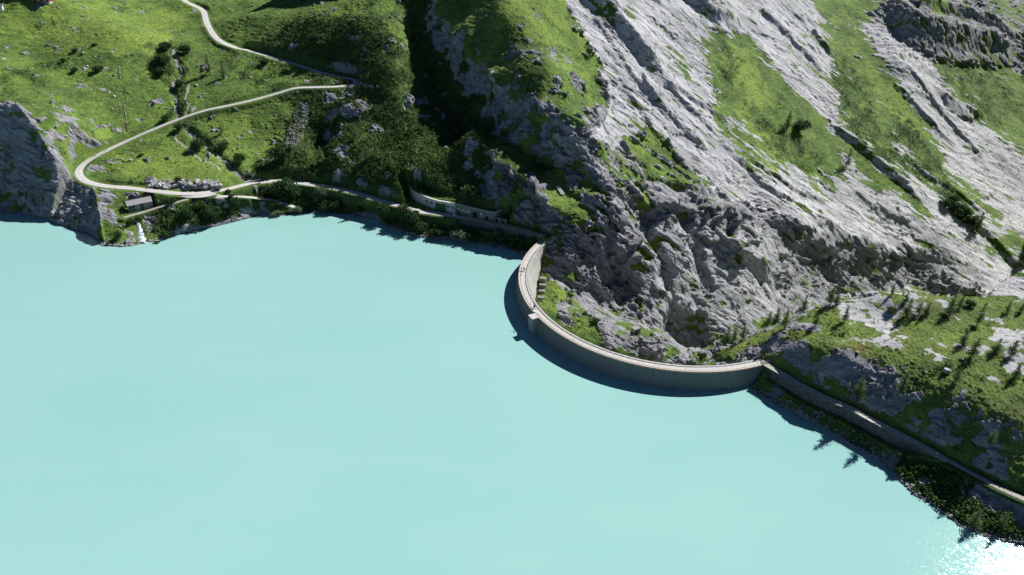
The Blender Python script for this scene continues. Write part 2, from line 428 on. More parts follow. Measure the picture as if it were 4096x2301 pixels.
# ---- rock steps: raised on the far/right side of a line drawn from upper left to lower right (height m, fade m)
SCARPS = [
 ([(2300,-20),(2350,20),(2420,80),(2480,150),(2520,195),(2560,245),(2610,300),(2690,350)], 13, 16),
 ([(2700,-20),(2790,55),(2860,112),(2930,125),(2990,110)], 13, 18),
 ([(2540,330),(2640,440),(2760,560),(2860,640)], 2.5, 14),
 ([(2600,340),(2700,380),(2830,450),(2960,520)], 3, 14),
 ([(3490,-20),(3545,60),(3590,140),(3680,200),(3800,240),(3960,250),(4096,270),(4200,280)], 36, 26),
 ([(3620,20),(3720,80),(3850,120),(4000,170),(4150,200)], 14, 20),
 ([(3750,380),(3800,430),(3870,470),(3930,478),(3960,470)], 8, 20),
 ([(3200,905),(3330,950),(3480,985),(3640,1020),(3740,1060)], 6, 14),
 ([(3130,930),(3200,1010),(3280,1050),(3360,1120)], 6, 10),
 ([(2520,730),(2600,740),(2700,765),(2800,775),(2890,770),(2960,810)], 7, 14),
 ([(2430,1010),(2480,1040),(2520,1090),(2560,1160)], 8, 10),
 ([(2560,1010),(2640,1080),(2700,1180),(2760,1260)], 5, 14),
 ([(2561,278),(2574,364),(2634,437),(2690,520)], 3.5, 8),
 ([(2643,326),(2728,428),(2790,480),(2880,560)], 3.5, 9),
 ([(3240,110),(3285,170),(3330,230)], 5, 10),
 ([(3146,26),(3200,80),(3240,112)], 3, 10),
 ([(2480,330),(2560,450),(2640,560),(2740,680)], 2.2, 9),
 ([(2860,560),(2980,680),(3120,790),(3260,880)], 3.0, 12),
 ([(3400,760),(3480,830),(3600,900),(3720,960)], 2.2, 14),
 ([(3600,250),(3680,340),(3760,450),(3860,560),(3960,680)], 3.5, 12),
 ([(2900,960),(2980,1040),(3060,1120),(3120,1200)], 7, 16),
 ([(3840,880),(3950,960),(4060,1080),(4150,1180)], 5, 18),
 ([(3630,640),(3720,720),(3830,780),(3950,900)], 3, 16),
 ([(3300,500),(3380,560),(3480,640),(3600,740),(3700,830)], 5, 16),
 
 ([(2030,540),(2090,590),(2160,640),(2230,700)], 5, 9),
 ([(2290,660),(2380,760),(2440,800),(2520,840)], 5, 12),
 ([(2200,520),(2300,580),(2370,640),(2450,690)], 6, 16),
 ([(2230,740),(2320,800),(2420,880),(2500,940)], 4, 12),
 ([(2350,30),(2400,110),(2470,220),(2550,350),(2660,480)], 2.0, 10),
 ([(2950,650),(3100,720),(3230,800),(3360,860)], 3, 16),
 ([(3030,40),(3120,120),(3210,210),(3300,300)], 4, 14),
 ([(3560,330),(3660,430),(3740,520),(3830,600)], 4, 14),
]
for l_, _, _ in SCARPS:
    q_ = [base_hit(*p) for p in l_]
    for a_, b_ in zip(q_[:-1], q_[1:]):
        if np.linalg.norm(a_ - b_) > 70: print('JUMP', l_, np.linalg.norm(a_ - b_))
SC_LINES = [(base_line(l, 3.0), h, f) for l, h, f in SCARPS]
# ---- gullies cut into the slope (depth, half width)
GULLIES = [
 ([(690,190),(700,222),(714,262),(722,290),(702,318),(692,345),(700,390),(708,440),(712,476)], 2.2, 2.2),
 ([(735,492),(770,525),(815,560),(860,605),(905,648),(945,684),(985,712),(1006,727)], 2.4, 2.4),
 ([(1018,742),(1032,775),(1042,815),(1052,840),(1062,856)], 3.2, 2.6),
 ([(1290,470),(1283,560),(1275,640),(1265,700)], 4, 7),
 ([(2560,640),(2600,760),(2590,900),(2600,1000)], 2.5, 4),
 ([(2440,880),(2450,960),(2490,1060),(2520,1200)], 8, 4),
 ([(2580,800),(2590,900),(2620,1000),(2690,1150)], 7, 3.5),
 ([(2730,820),(2760,920),(2800,1040),(2840,1180)], 7, 3.5),
 ([(2330,880),(2340,980),(2370,1080)], 3.5, 3),
 ([(2880,810),(2920,900),(3000,1010),(3060,1130)], 5, 5),
 ([(2660,1230),(2700,1290),(2750,1330),(2790,1400)], 14, 8),
]
GU_LINES = [(base_line(l, 2.0), h, w) for l, h, w in GULLIES]

# ---- overhanging brows: a band of rock pushed out over the face below it (line, push m, half band m)
BROWS = [([(1735,-10),(1790,55),(1850,122),(1930,212),(2000,303),(2060,340)], 7, 7), ([(1890,520),(2000,593),(2130,694),(2260,804),(2350,890)], 5, 5), ([(2150,425),(2280,505),(2360,560)], 4, 5),
 ([(2480,770),(2560,790),(2680,800),(2820,820),(2960,850)], 5.5, 5),
 ([(3110,850),(3200,905),(3300,975),(3370,940),(3470,980),(3557,1018),(3621,998),(3700,1006)], 8.0, 6),
 ([(3500,10),(3560,80),(3610,150),(3700,205),(3820,236),(3960,248),(4096,262)], 6, 6),
 ([(3640,20),(3740,85),(3860,125),(4000,172),(4140,205)], 4, 5),
 ([(2400,70),(2470,145),(2530,225),(2600,295)], 2.5, 3), ([(2790,60),(2870,120),(2960,120)], 3, 3.5),
 ([(3765,400),(3820,445),(3900,478)], 3.5, 4), ([(2440,960),(2500,1010),(2560,1080)], 4, 4), ([(2600,1120),(2700,1190),(2790,1240)], 4, 4), ([(2860,900),(2960,980),(3060,1060)], 4, 5), ([(2200,520),(2300,590),(2400,660)], 3, 4), ([(1960,620),(2080,720),(2200,800),(2330,900)], 2.5, 4)]
BR_LINES = [(base_line(l, 2.5), o_, r_) for l, o_, r_ in BROWS]

# bunker front wall, hut: measured before the ground is cut for them
BUNK_PX = [(1644,789),(1660,802),(1683,814),(1741,836),(1784,844.5),(1819.5,852),(1852,859),(1900,871),(1951,884),(1978,888)]
_b = [un(x, y, 8.9) for x, y in BUNK_PX]
_b = [_b[0] + [1.2, 4.5, 0], _b[0] + [-0.3, 2.0, 0]] + _b + [_b[-1] + [2.6, 2.2, 0], _b[-1] + [4.2, 6.0, 0]]
BUNK = resample(_b, 0.8)
HUT_Z = 8.2
hut_a, hut_b = un(517, 851, HUT_Z), un(614, 831, HUT_Z)

FALL_LINE = base_line([(549,880),(552,900),(557,920),(562,940),(566,960),(569,978)], 1.0)
# lake-side retaining walls: the ground drops on their lake side
W_LEFT = offset(R_WALK, -1.75)     # walkway runs left to right, lake on its right-hand side
W_RIGHT = offset(R_PATH[:int(len(R_PATH) * 0.70)], -1.5)

DOMES = [(3370, 1440, 2.6, 8.0), (3205, 1400, 2.2, 5.0), (4015, 1700, 2.0, 6.0), (3540, 1190, 1.5, 9.0), (3400, 1310, 1.0, 7.0)]
CLIFF_EDGE = np.array([unD(-300,395,372), unD(-80,400,370), unD(0,407,368), unD(70,415,366), unD(110,468,362), unD(145,518,358), unD(168,560,355), unD(188,596,352), un(220,626,28.5), un(252,652,24.5), un(290,692,18.7), un(330,727,15.8), un(362,746,15.0), un(385,790,14.2), un(400,850,12), un(406,930,6.0), un(404,969,0.1)])
_wl = np.array([un(x, y, 0) for x, y in [(-300,845),(-80,850)] + WATERLINE_LEFT[:6]])
CLIFF_POLY = np.vstack([CLIFF_EDGE[:, :2], _wl[::-1, :2]])
def carve(X, Y, H):
    """everything that shapes the bare ground"""
    m = in_poly(X, Y, CLIFF_POLY)
    if m.any():                                             # the sheer lake cliff
        x, y = X[m], Y[m]
        de, _, si, st = seg_dist(x, y, CLIFF_EDGE); dw, _, _, _ = seg_dist(x, y, _wl)
        t = dw / np.maximum(dw + de, 1e-6)
        H[m] = line_z(CLIFF_EDGE, si, st) * t ** 0.85
    for L, h, f in SC_LINES:
        m = (X > L[:, 0].min() - 4 * f) & (X < L[:, 0].max() + 4 * f) & (Y > L[:, 1].min() - 4 * f) & (Y < L[:, 1].max() + 4 * f)
        if not m.any(): continue
        x, y = X[m], Y[m]
        wob = 1.6 * noise3(x / 9, y / 9, 1.5 + 0 * x) + 0.7 * noise3(x / 2.7, y / 2.7, 3.5 + 0 * x)
        d, s, si, st = seg_dist(x, y, L)
        u = (si + st) / (len(L) - 1)
        sd = d * s + wob
        e = sstep(0, 0.18, u) * sstep(1, 0.75, u)
        H[m] += sstep(3.2 * f, 1.6 * f, d) * h * e * sstep(-1.0, 1.2 + 0.42 * h, sd) * np.exp(-np.maximum(sd, 0) / f)
    for px_, py_, h, w in DOMES:
        c_ = base_hit(px_, py_); d = np.hypot((X - c_[0]) / w, (Y - c_[1]) / (w * .8)); H += h * np.exp(-d ** 2.6)
    for L, h, w in GU_LINES:
        m = (X > L[:, 0].min() - 3 * w) & (X < L[:, 0].max() + 3 * w) & (Y > L[:, 1].min() - 3 * w) & (Y < L[:, 1].max() + 3 * w)
        if not m.any(): continue
        x, y = X[m], Y[m]
        d, s, si, st = seg_dist(x, y, L)
        d = d + 0.5 * noise3(x / 3, y / 3, 8.5 + 0 * x)
        u = (si + st) / (len(L) - 1)
        H[m] -= h * sstep(0, 0.08, u) * sstep(1, 0.92, u) * np.exp(-(d / w) ** 2)
    return H
def flatten(X, Y, H):
    """roads, walls and building plots"""
    free = np.ones(np.shape(H))
    def near(L, r): return (X > L[:, 0].min() - r) & (X < L[:, 0].max() + r) & (Y > L[:, 1].min() - r) & (Y < L[:, 1].max() + r)
    # earth roof behind the bunker wall
    m = near(BUNK, 16); x, y = X[m], Y[m]; h = H[m]; fr = free[m]
    d, s, si, st = seg_dist(x, y, BUNK)
    u = (si + st) / (len(BUNK) - 1)
    back = (s > 0) & (d > 1.0) & (u > 0.02) & (u < 0.98)
    roof = 13.3 + 0.35 * np.maximum(d - 4, 0)
    h = np.where(back & (d < 14), np.where(d < 7, np.maximum(np.minimum(h, roof + 0.6), 13.3), np.maximum(h, 13.3 - (d - 7) * 0.8)), h)
    H[m] = h; free[m] = np.minimum(free[m], sstep(1.2, 3.0, d))
    for L, half, sh in ((R_MAIN, 2.2, 3.2), (R_TRACK, 1.5, 2.0), (R_HUT, 1.3, 1.6), (R_PATH, 1.2, 1.6), (R_WALK, 1.7, 1.4)):
        m = near(L, half + sh + 2); x, y = X[m], Y[m]; h = H[m]; fr = free[m]
        d, s, si, st = seg_dist(x, y, L); z = line_z(L, si, st)
        w = sstep(half + sh, half + 0.5, d)
        if L is R_MAIN or L is R_WALK:                     # keep the bunker's roof out of the road bed
            db, sb, _, tb = seg_dist(x, y, BUNK)
            w = np.where((sb > 0) & (db > 1.0) & (db < 14), 0, w)
        H[m] = h * (1 - w) + (z - 0.12) * w
        free[m] = np.minimum(fr, 1 - w)
    # forecourt of the bunker
    m = near(BUNK, 9); x, y = X[m], Y[m]; h = H[m]
    d, s, si, st = seg_dist(x, y, BUNK); u = (si + st) / (len(BUNK) - 1)
    w = np.where(((s < 0) | (d < 0.95)) & (u > 0.03) & (u < 0.97), sstep(6.5, 5.0, d), 0)
    H[m] = h * (1 - w) + 8.65 * w; free[m] = np.minimum(free[m], 1 - w)
    # junction of roads in front of the hut
    jc = un(790, 776, 13.6); d = np.hypot((X - jc[0]) / 1.9, Y - jc[1]); w = sstep(6.5, 4.0, d)
    H[:] = H * (1 - w) + 13.45 * w; free[:] = np.minimum(free, 1 - w)
    m = near(FALL_LINE, 6); x, y = X[m], Y[m]; d, _, _, _ = seg_dist(x, y, FALL_LINE); free[m] = np.minimum(free[m], sstep(1.8, 3.6, d)); H[m] -= 0.5 * np.exp(-(d / 1.6) ** 2)
    # hut plot
    t = (hut_b - hut_a)[:2]; ln = np.linalg.norm(t); t /= ln; nrm = np.array([-t[1], t[0]])
    a = (X - hut_a[0]) * t[0] + (Y - hut_a[1]) * t[1]; b = (X - hut_a[0]) * nrm[0] + (Y - hut_a[1]) * nrm[1]
    dd = np.maximum(np.maximum(-a, a - ln), np.maximum(-b, b - 6)); w = sstep(2.2, 0.8, dd)
    H[:] = H * (1 - w) + (HUT_Z - 0.1) * w; free[:] = np.minimum(free, 1 - w)
    for L, dz, wd in ((W_LEFT, 3.6, 3.0), (W_RIGHT, 3.9, 2.5)):
        m = near(L, 7); x, y = X[m], Y[m]; h = H[m]
        d, s, si, st = seg_dist(x, y, L); z = line_z(L, si, st); u = (si + st) / (len(L) - 1)
        dz_ = dz * sstep(0, 0.06, u) * sstep(1.0, 0.8, u)
        out = (s < 0) & (u > 0.001) & (u < 0.999)
        lim = z - dz_ + np.maximum(d - wd, 0) * 1.5
        H[m] = np.where(out & (d < 6), np.minimum(h, lim), h)
    return H, free
def lake_rule(X, Y, H):
    ins = in_poly(X, Y, LAKE)
    d, s, si, st = seg_dist(X, Y, LAKE, closed=True)
    dam = (si >= DAM_SEGS[0]) & (si < DAM_SEGS[1])
    lo = np.where(dam, -1e9, 0.10 + 0.16 * d)
    hi = np.where(dam, 1e9, 0.4 + 4.0 * d)
    return np.where(ins, -0.25 - np.minimum(d * 0.9, 14), np.clip(H, lo, hi)), ins, d, dam

# ================================================================== GROUND MESH (fan-shaped grid, finer where nearer)
FINE = 1.0
AZ0, AZ1 = math.radians(-46), math.radians(57)
NA = int(1560 * FINE)
AZ = np.linspace(AZ0, AZ1, NA)
NR = int(1380 * FINE)
RR = 112.0 * (960.0 / 112.0) ** (np.linspace(0, 1, NR) ** 1.0)
def arc_rows():
    """row distances per column: even steps along the surface, so steep faces get as many rows as flats"""
    a = np.linspace(AZ0, AZ1, 240); r = 112.0 * (960.0 / 112.0) ** np.linspace(0, 1, 560)
    A, R = np.meshgrid(a, r, indexing='ij'); X, Y = R * np.sin(A), R * np.cos(A)
    ins = in_poly(X, Y, LAKE); H = base_height(X, Y); H = carve(X, Y, H); H = np.where(ins, 0, H)
    px, py = project(X, Y, H); out = (px < -260) | (px > 4360) | (py < -200) | (py > 2450)
    w = np.where(ins, 0.12, np.where(out, 0.35, 1.0)); w = np.minimum(w, 1.0)
    dr = np.diff(R, axis=1); dz = np.diff(H, axis=1)
    ds = np.sqrt(dr ** 2 + (1.0 * dz) ** 2) / R[:, 1:] * 0.5 * (w[:, 1:] + w[:, :-1])
    k = np.ones(9) / 9
    ds = np.apply_along_axis(lambda v: np.convolve(np.pad(v, 4, mode='edge'), k, mode='valid'), 0, ds)
    S = np.concatenate([np.zeros((len(a), 1)), np.cumsum(ds, axis=1)], 1)
    u = np.linspace(0, 1, NR); rows = np.array([np.interp(u * S[i, -1], S[i], r) for i in range(len(a))])
    f = (AZ - AZ0) / (AZ1 - AZ0) * 239; i0 = np.clip(f.astype(int), 0, 238); t = (f - i0)[:, None]
    return rows[i0] * (1 - t) + rows[i0 + 1] * t
def build_ground():
    A = np.repeat(AZ[:, None], NR, 1); R = arc_rows()
    X = R * np.sin(A); Y = R * np.cos(A)
    ins = in_poly(X, Y, LAKE)
    # keep a margin of bank under the water line
    keepm = ~ins
    for _ in range(9):
        k = keepm.copy(); k[1:] |= keepm[:-1]; k[:-1] |= keepm[1:]; k[:, 1:] |= keepm[:, :-1]; k[:, :-1] |= keepm[:, 1:]; keepm = k
    Hf = np.full(X.shape, -14.0); free = np.ones(X.shape); dl = np.zeros(X.shape); damm = np.zeros(X.shape, bool)
    x, y = X[keepm], Y[keepm]
    h = base_height(x, y)
    h = carve(x, y, h)
    # broad natural unevenness
    h = h + 0.9 * fbm(x / 22, y / 22, 0 * x + 2.2, 3) + 2.0 * noise3(x / 60, y / 60, 0 * x + 9.7) * sstep(330, 380, np.hypot(x, y))
    h = h + 2.6 * fbm(x / 17, y / 17, 0 * x + 4.4, 2) * sstep(-118, -100, x) * sstep(-5, -20, x) * sstep(375, 400, y) * sstep(540, 500, y)
    h, fr = flatten(x, y, h)
    h, i_, d_, dm_ = lake_rule(x, y, h)
    Hf[keepm] = h; free[keepm] = fr; dl[keepm] = np.where(i_, 0, d_); damm[keepm] = dm_
    return X, Y, Hf, free, dl, damm, keepm, ins
GX, GY, GH, GFREE, GDL, GDAM, GKEEP, GINS = build_ground()

# slope from the grid
def grid_normals(X, Y, Z):
    P = np.stack([X, Y, Z], -1)
    da = np.gradient(P, axis=0); dr = np.gradient(P, axis=1)
    n = np.cross(da, dr); n = np.where(n[..., 2:3] < 0, -n, n)
    return n / np.maximum(np.linalg.norm(n, axis=-1, keepdims=True), 1e-9)
def blur(A, k):
    for ax in (0, 1):
        c = np.cumsum(np.pad(A, [(k + 1, k) if i == ax else (0, 0) for i in (0, 1)], mode='edge'), axis=ax)
        sl_hi = [slice(None)] * 2; sl_lo = [slice(None)] * 2
        sl_hi[ax] = slice(2 * k + 1, None); sl_lo[ax] = slice(0, -(2 * k + 1))
        A = (c[tuple(sl_hi)] - c[tuple(sl_lo)]) / (2 * k + 1)
    return A
GN0 = grid_normals(GX, GY, blur(GH, 4))
SLOPE = np.degrees(np.arccos(np.clip(GN0[..., 2], -1, 1)))

# ---- ground cover classes and the painted ravine shade, outlined on the photo and laid onto the ground
ROCK = [
 ([(2255,-60),(2310,110),(2390,250),(2410,420),(2300,560),(2200,620),(2330,800),(2420,900),(2190,955),(2170,1240),(2400,1350),(2600,1480),(3000,1480),(3050,1330),(3300,1225),(3600,1175),(4250,1230),(4250,-60)], .88),
 ([(1725,-20),(1850,130),(1930,225),(2010,300),(2120,390),(2300,470),(2420,420),(2400,600),(2250,640),(2080,580),(1980,510),(1880,400),(1780,280),(1700,120)], .76),
 ([(2020,165),(2230,190),(2300,240),(2200,245),(2040,240)], .52),
 ([(2010,285),(2280,290),(2340,390),(2150,385)], .36),
 ([(1880,560),(1960,550),(2080,640),(2200,760),(2340,880),(2420,900),(2300,960),(2180,945),(2080,910),(1980,830),(1890,750),(1865,620)], .66),
 ([(1880,510),(2000,510),(2090,600),(1980,590)], .45),
 ([(1990,520),(2060,565),(2180,655),(2300,770),(2410,880),(2330,855),(2230,790),(2130,705),(2030,610)], .15),
 ([(2240,640),(2330,640),(2460,800),(2400,830)], .45),
 ([(2480,590),(2540,520),(2620,540),(2700,620),(2850,740),(2810,765),(2650,735),(2500,710),(2400,650),(2380,580)], .30),
 ([(2560,520),(2600,505),(2640,545),(2600,570)], .0),
 ([(2500,640),(2560,640),(2600,800),(2560,900),(2480,860),(2440,760)], .36),
 ([(2640,180),(2690,200),(2760,260),(2800,330),(2770,350),(2690,300)], .55),
 ([(2380,10),(2440,10),(2500,100),(2480,130),(2420,70)], .35),
 ([(2830,120),(2900,130),(2990,135),(3110,290),(3300,480),(3420,590),(3560,700),(3700,830),(3820,960),(3880,1010),(3750,930),(3620,810),(3480,730),(3380,600),(3370,690),(3250,700),(3150,660),(3050,610),(3000,530),(2900,470),(2850,440),(2870,400),(2830,300),(2800,200)], .13),
 ([(2830,460),(2940,470),(3080,620),(3180,720),(3120,720),(2980,640),(2900,560)], .45),
 ([(3150,640),(3280,690),(3370,700),(3390,760),(3300,790),(3200,760)], .5),
 ([(3000,620),(3090,640),(3120,700),(3050,690)], .12),
 ([(3230,-60),(3500,-60),(3530,60),(3450,90),(3440,130),(3490,170),(3510,240),(3600,320),(3650,400),(3690,480),(3780,640),(3900,760),(4000,870),(4150,1010),(4150,1070),(4000,960),(3900,910),(3800,840),(3640,710),(3500,610),(3380,510),(3330,400),(3340,310),(3330,220),(3290,130)], .12),
 ([(3330,260),(3400,270),(3420,420),(3350,400)], .2),
 ([(3550,-60),(4250,-60),(4250,280),(3960,250),(3800,235),(3680,200),(3590,140)], .72),
 ([(3560,-60),(3700,-60),(3860,60),(3800,80),(3660,20)], .3),
 ([(3850,-60),(4250,-60),(4250,110),(4000,60)], .3),
 ([(3790,180),(3850,190),(3870,230),(3800,215)], .1),
 ([(3690,215),(3760,240),(3900,250),(4000,240),(4100,310),(4250,400),(4250,720),(4000,560),(3940,475),(3850,425),(3770,335)], .16),
 ([(3560,560),(3640,590),(3700,680),(3800,740),(3760,790),(3640,700)], .5),
 ([(3800,700),(3880,760),(3980,900),(4080,1010),(4250,1120),(4250,1220),(4100,1130),(3960,1010),(3860,900)], .55),
 ([(2170,1080),(2215,1100),(2260,1200),(2330,1270),(2290,1300),(2240,1290),(2160,1250)], .1),
 ([(2240,1180),(2300,1200),(2350,1260),(2330,1330),(2260,1300)], .85),
 ([(2290,1280),(2340,1285),(2390,1320),(2350,1350),(2300,1335)], .15),
 ([(2470,1290),(2560,1270),(2560,1300),(2440,1325)], .2),
 ([(2560,1310),(2660,1310),(2660,1340),(2560,1345)], .3),
 ([(2540,970),(2640,980),(2690,1060),(2560,1070),(2530,1020)], .34),
 ([(2700,1460),(2740,1420),(2840,1370),(2980,1330),(3060,1310),(3200,1260),(3300,1215),(3450,1170),(3600,1150),(3800,1180),(4250,1190),(4250,2200),(3500,1950),(3000,1560),(3040,1440),(2960,1460)], .29),
 ([(3300,1240),(3330,1190),(3500,1165),(3660,1165),(3720,1190),(3620,1215),(3400,1220)], .62),
 ([(3290,1330),(3360,1300),(3470,1280),(3530,1250),(3620,1250),(3600,1290),(3500,1330),(3380,1350)], .52),
 ([(3600,1240),(3700,1220),(3860,1250),(3900,1290),(3700,1320),(3620,1290)], .42),
 ([(3600,1340),(3800,1330),(3860,1400),(3720,1440),(3620,1400)], .40),
 ([(3780,1440),(3950,1440),(4060,1480),(4080,1540),(3900,1530)], .45),
 ([(3860,1310),(3960,1330),(3940,1360)], .5),
 ([(3160,1400),(3210,1360),(3250,1370),(3230,1420),(3170,1480)], .9),
 ([(3270,1450),(3350,1405),(3430,1410),(3450,1440),(3470,1520),(3400,1600),(3250,1540)], .95),
 ([(3480,1430),(3560,1460),(3540,1500),(3470,1480)], .7),
 ([(3820,1500),(3900,1490),(3890,1530),(3820,1560),(3700,1620),(3720,1560)], .55),
 ([(3950,1640),(4060,1660),(4080,1740),(4000,1830),(3940,1740)], .75),
 ([(3180,1480),(3280,1570),(3450,1640),(3650,1740),(3800,1830),(4000,1920),(4060,1900),(3980,1780),(3800,1660),(3600,1560),(3450,1500),(3300,1470)], .74),
 ([(3560,1870),(3640,1920),(3760,2030),(3860,2090),(3800,2080),(3640,1985)], .45),
 ([(-120,380),(0,402),(75,412),(150,515),(190,590),(240,630),(300,690),(330,725),(370,745),(420,760),(470,800),(455,900),(420,985),(395,985),(240,910),(-120,860)], .9),
 ([(90,640),(150,630),(190,760),(170,840),(130,780)], .42),
 ([(0,700),(60,700),(110,850),(0,845)], .6),
 ([(300,690),(330,600),(380,640),(430,700),(360,690),(345,720)], .7),
 ([(430,640),(470,625),(480,650),(420,690),(400,680)], .7),
 ([(590,725),(700,715),(760,725),(830,715),(900,725),(890,755),(760,762),(640,758),(560,748)], .78),
 ([(490,720),(560,720),(570,750),(500,750)], .35),
 ([(470,905),(540,880),(560,960),(500,960)], .6),
 ([(560,850),(630,850),(620,900),(585,930),(565,880)], .75),
 ([(880,890),(990,840),(1040,860),(960,890)], .5),
 ([(1310,360),(1400,325),(1430,330),(1380,400),(1330,440),(1300,400)], .75),
 ([(1310,420),(1370,390),(1480,390),(1530,430),(1470,470),(1420,480),(1360,560),(1440,660),(1420,690),(1350,600),(1310,520)], .55),
 ([(1600,380),(1680,400),(1800,470),(1760,500),(1640,460)], .4),
 ([(1280,690),(1350,690),(1440,720),(1530,740),(1610,790),(1590,810),(1430,765),(1300,735)], .72),
 ([(1290,255),(1420,250),(1430,300),(1380,310),(1310,290)], .75),
 ([(300,440),(420,500),(420,530),(280,500)], .3),
 ([(440,480),(500,490),(510,540),(440,530)], .34),
 ([(580,390),(670,400),(660,440),(600,430)], .32),
 ([(200,400),(300,420),(290,500),(190,450)], .34),
]
PALE = [([(2560,880),(2700,900),(2950,870),(3100,950),(3120,1230),(2900,1320),(2700,1260),(2570,1200)], .55), ([(2255,-60),(2310,110),(2400,260),(2440,420),(2370,540),(2450,600),(2560,520),(2650,540),(2800,720),(2950,800),(3050,830),(3300,930),(3500,970),(3650,1010),(3750,1100),(4000,1180),(4200,1220),(4200,600),(3900,320),(3640,190),(3500,90),(3400,-60)], 1.0),
 ([(3290,1360),(3360,1190),(3660,1140),(4100,1200),(4100,1560),(3700,1480),(3500,1380)], 0.9)]
SHRUB_AND_SHADE = [([(1600,-40),(1735,-20),(1800,120),(1880,240),(1960,330),(2010,420),(1990,520),(1960,720),(1880,760),(1780,500),(1700,330),(1640,160)], 1.0), ([(3560,420),(3660,520),(3780,680),(3860,800),(3960,960),(3860,920),(3740,800),(3600,640)], .7), ([(3010,420),(3180,560),(3320,640),(3240,690),(3080,610)], .5), ([(1180,80),(1500,60),(1700,250),(1780,420),(1850,600),(1900,760),(1700,800),(1400,760),(1250,720),(1100,700),(950,720),(1130,560),(1180,420),(1100,380),(1060,300),(1040,180)], .85),  # first outline: ravine shade deepened by painting it as dense dark shrub
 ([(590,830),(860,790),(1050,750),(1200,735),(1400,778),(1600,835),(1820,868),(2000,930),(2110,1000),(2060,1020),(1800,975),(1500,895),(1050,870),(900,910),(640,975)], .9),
 ([(560,180),(760,200),(740,360),(620,300)], .6), ([(650,230),(760,280),(740,470),(690,470)], .75),
 ([(900,200),(1100,230),(1290,290),(1180,350),(1000,340),(860,260)], .45),
 ([(3560,1870),(3780,1850),(4200,2000),(4200,2190),(3900,2120),(3700,2000)], .85),
 ([(2820,130),(2920,140),(2960,260),(2900,420),(2830,300)], .38), ([(3320,230),(3400,260),(3480,420),(3560,600),(3800,840),(3700,830),(3480,620),(3330,420)], .6),
 ([(3560,520),(3800,720),(3700,760),(3500,600)], .6), ([(3700,260),(3950,260),(4100,420),(4000,520),(3850,420)], .5),
 ([(1990,520),(2060,565),(2180,655),(2260,730),(2130,705),(2030,610)], .6),
 ([(180,230),(420,240),(350,330),(200,320)], .35), ([(0,280),(200,250),(180,360),(0,380)], .45)]
TINT = [([(0,0),(420,0),(560,150),(640,220),(430,220),(200,150),(0,140)], .75), ([(560,100),(700,130),(660,190),(520,200)], .95), ([(430,60),(780,20),(720,120),(520,120)], .7),
 ([(420,650),(700,560),(900,640),(940,740),(560,730)], .8), ([(200,520),(480,520),(400,640),(260,620)], .8), ([(820,480),(1050,440),(1180,560),(1100,680),(950,690)], .55),
 ([(2050,-20),(2260,-20),(2380,220),(2200,190),(2000,100)], .75), ([(2130,200),(2330,250),(2400,390),(2330,300)], .7),
 ([(2900,170),(3000,200),(3100,420),(3000,420)], 1.0), ([(3390,180),(3480,260),(3640,420),(3700,560),(3500,420)], .75), ([(2950,420),(3060,560),(3180,640),(3100,700),(3000,560)], .95),
 ([(2490,560),(2560,510),(2640,560),(2560,620)], .8), ([(2170,1080),(2215,1100),(2260,1200),(2330,1290),(2160,1250)], .9),
 ([(3000,1330),(3400,1250),(3700,1290),(4000,1400),(3600,1460),(3200,1400),(3050,1440)], .62), ([(2720,1450),(2840,1380),(3000,1350),(3040,1400),(2960,1450)], .6)]
DIRT = [([(1000,728),(1006,700),(985,690),(1000,680),(1020,700)], .6), ([(860,785),(910,790),(900,825),(875,815)], .8)]
TRAILS = [([(757,342),(748,372),(744,400),(752,425),(738,450),(742,472)], .8), ([(702,535),(712,560),(760,595),(780,615),(805,640),(850,655),(885,682)], .6), ([(800,300),(870,275),(920,250),(1000,225)], .4),
 ([(1445,250),(1452,290),(1432,330),(1426,360)], .35), ([(0,150),(90,145),(190,155)], .2)]
ORANGE = [([(2720,1450),(2840,1370),(3060,1300),(3300,1200),(3600,1140),(4250,1180),(4250,1950),(3700,1620),(3300,1480),(3040,1440)], .34), ([(3380,1400),(3440,1370),(3500,1390),(3530,1430),(3440,1420)], 1.0), ([(3560,1400),(3640,1420),(3600,1450)], .3), ([(3240,1350),(3300,1350),(3290,1400)], .35), ([(3440,1290),(3560,1270),(3540,1320)], .4)]

def paint(PX, PY, polys, init, soft=9.0, mode='set', warp=24):
    """soft-edged outlines, torn up by natural noise"""
    v = np.full(PX.shape, float(init))
    wx = PX + WARPX * warp; wy = PY + WARPY * warp
    for poly, val in polys:
        P = np.array(poly, float)
        m = (wx > P[:, 0].min() - 2) & (wx < P[:, 0].max() + 2) & (wy > P[:, 1].min() - 2) & (wy < P[:, 1].max() + 2)
        if not m.any(): continue
        i = np.zeros(PX.shape, bool); i[m] = in_poly(wx[m], wy[m], poly)
        v = np.where(i, val, v)
    return v
m_ = GKEEP
x, y, z = GX[m_], GY[m_], GH[m_]
PX, PY = project(x, y, z)
WARPX = fbm(x / 7, y / 7, z / 7, 4); WARPY = fbm(x / 7 + 40, y / 7, z / 7 + 9, 4)
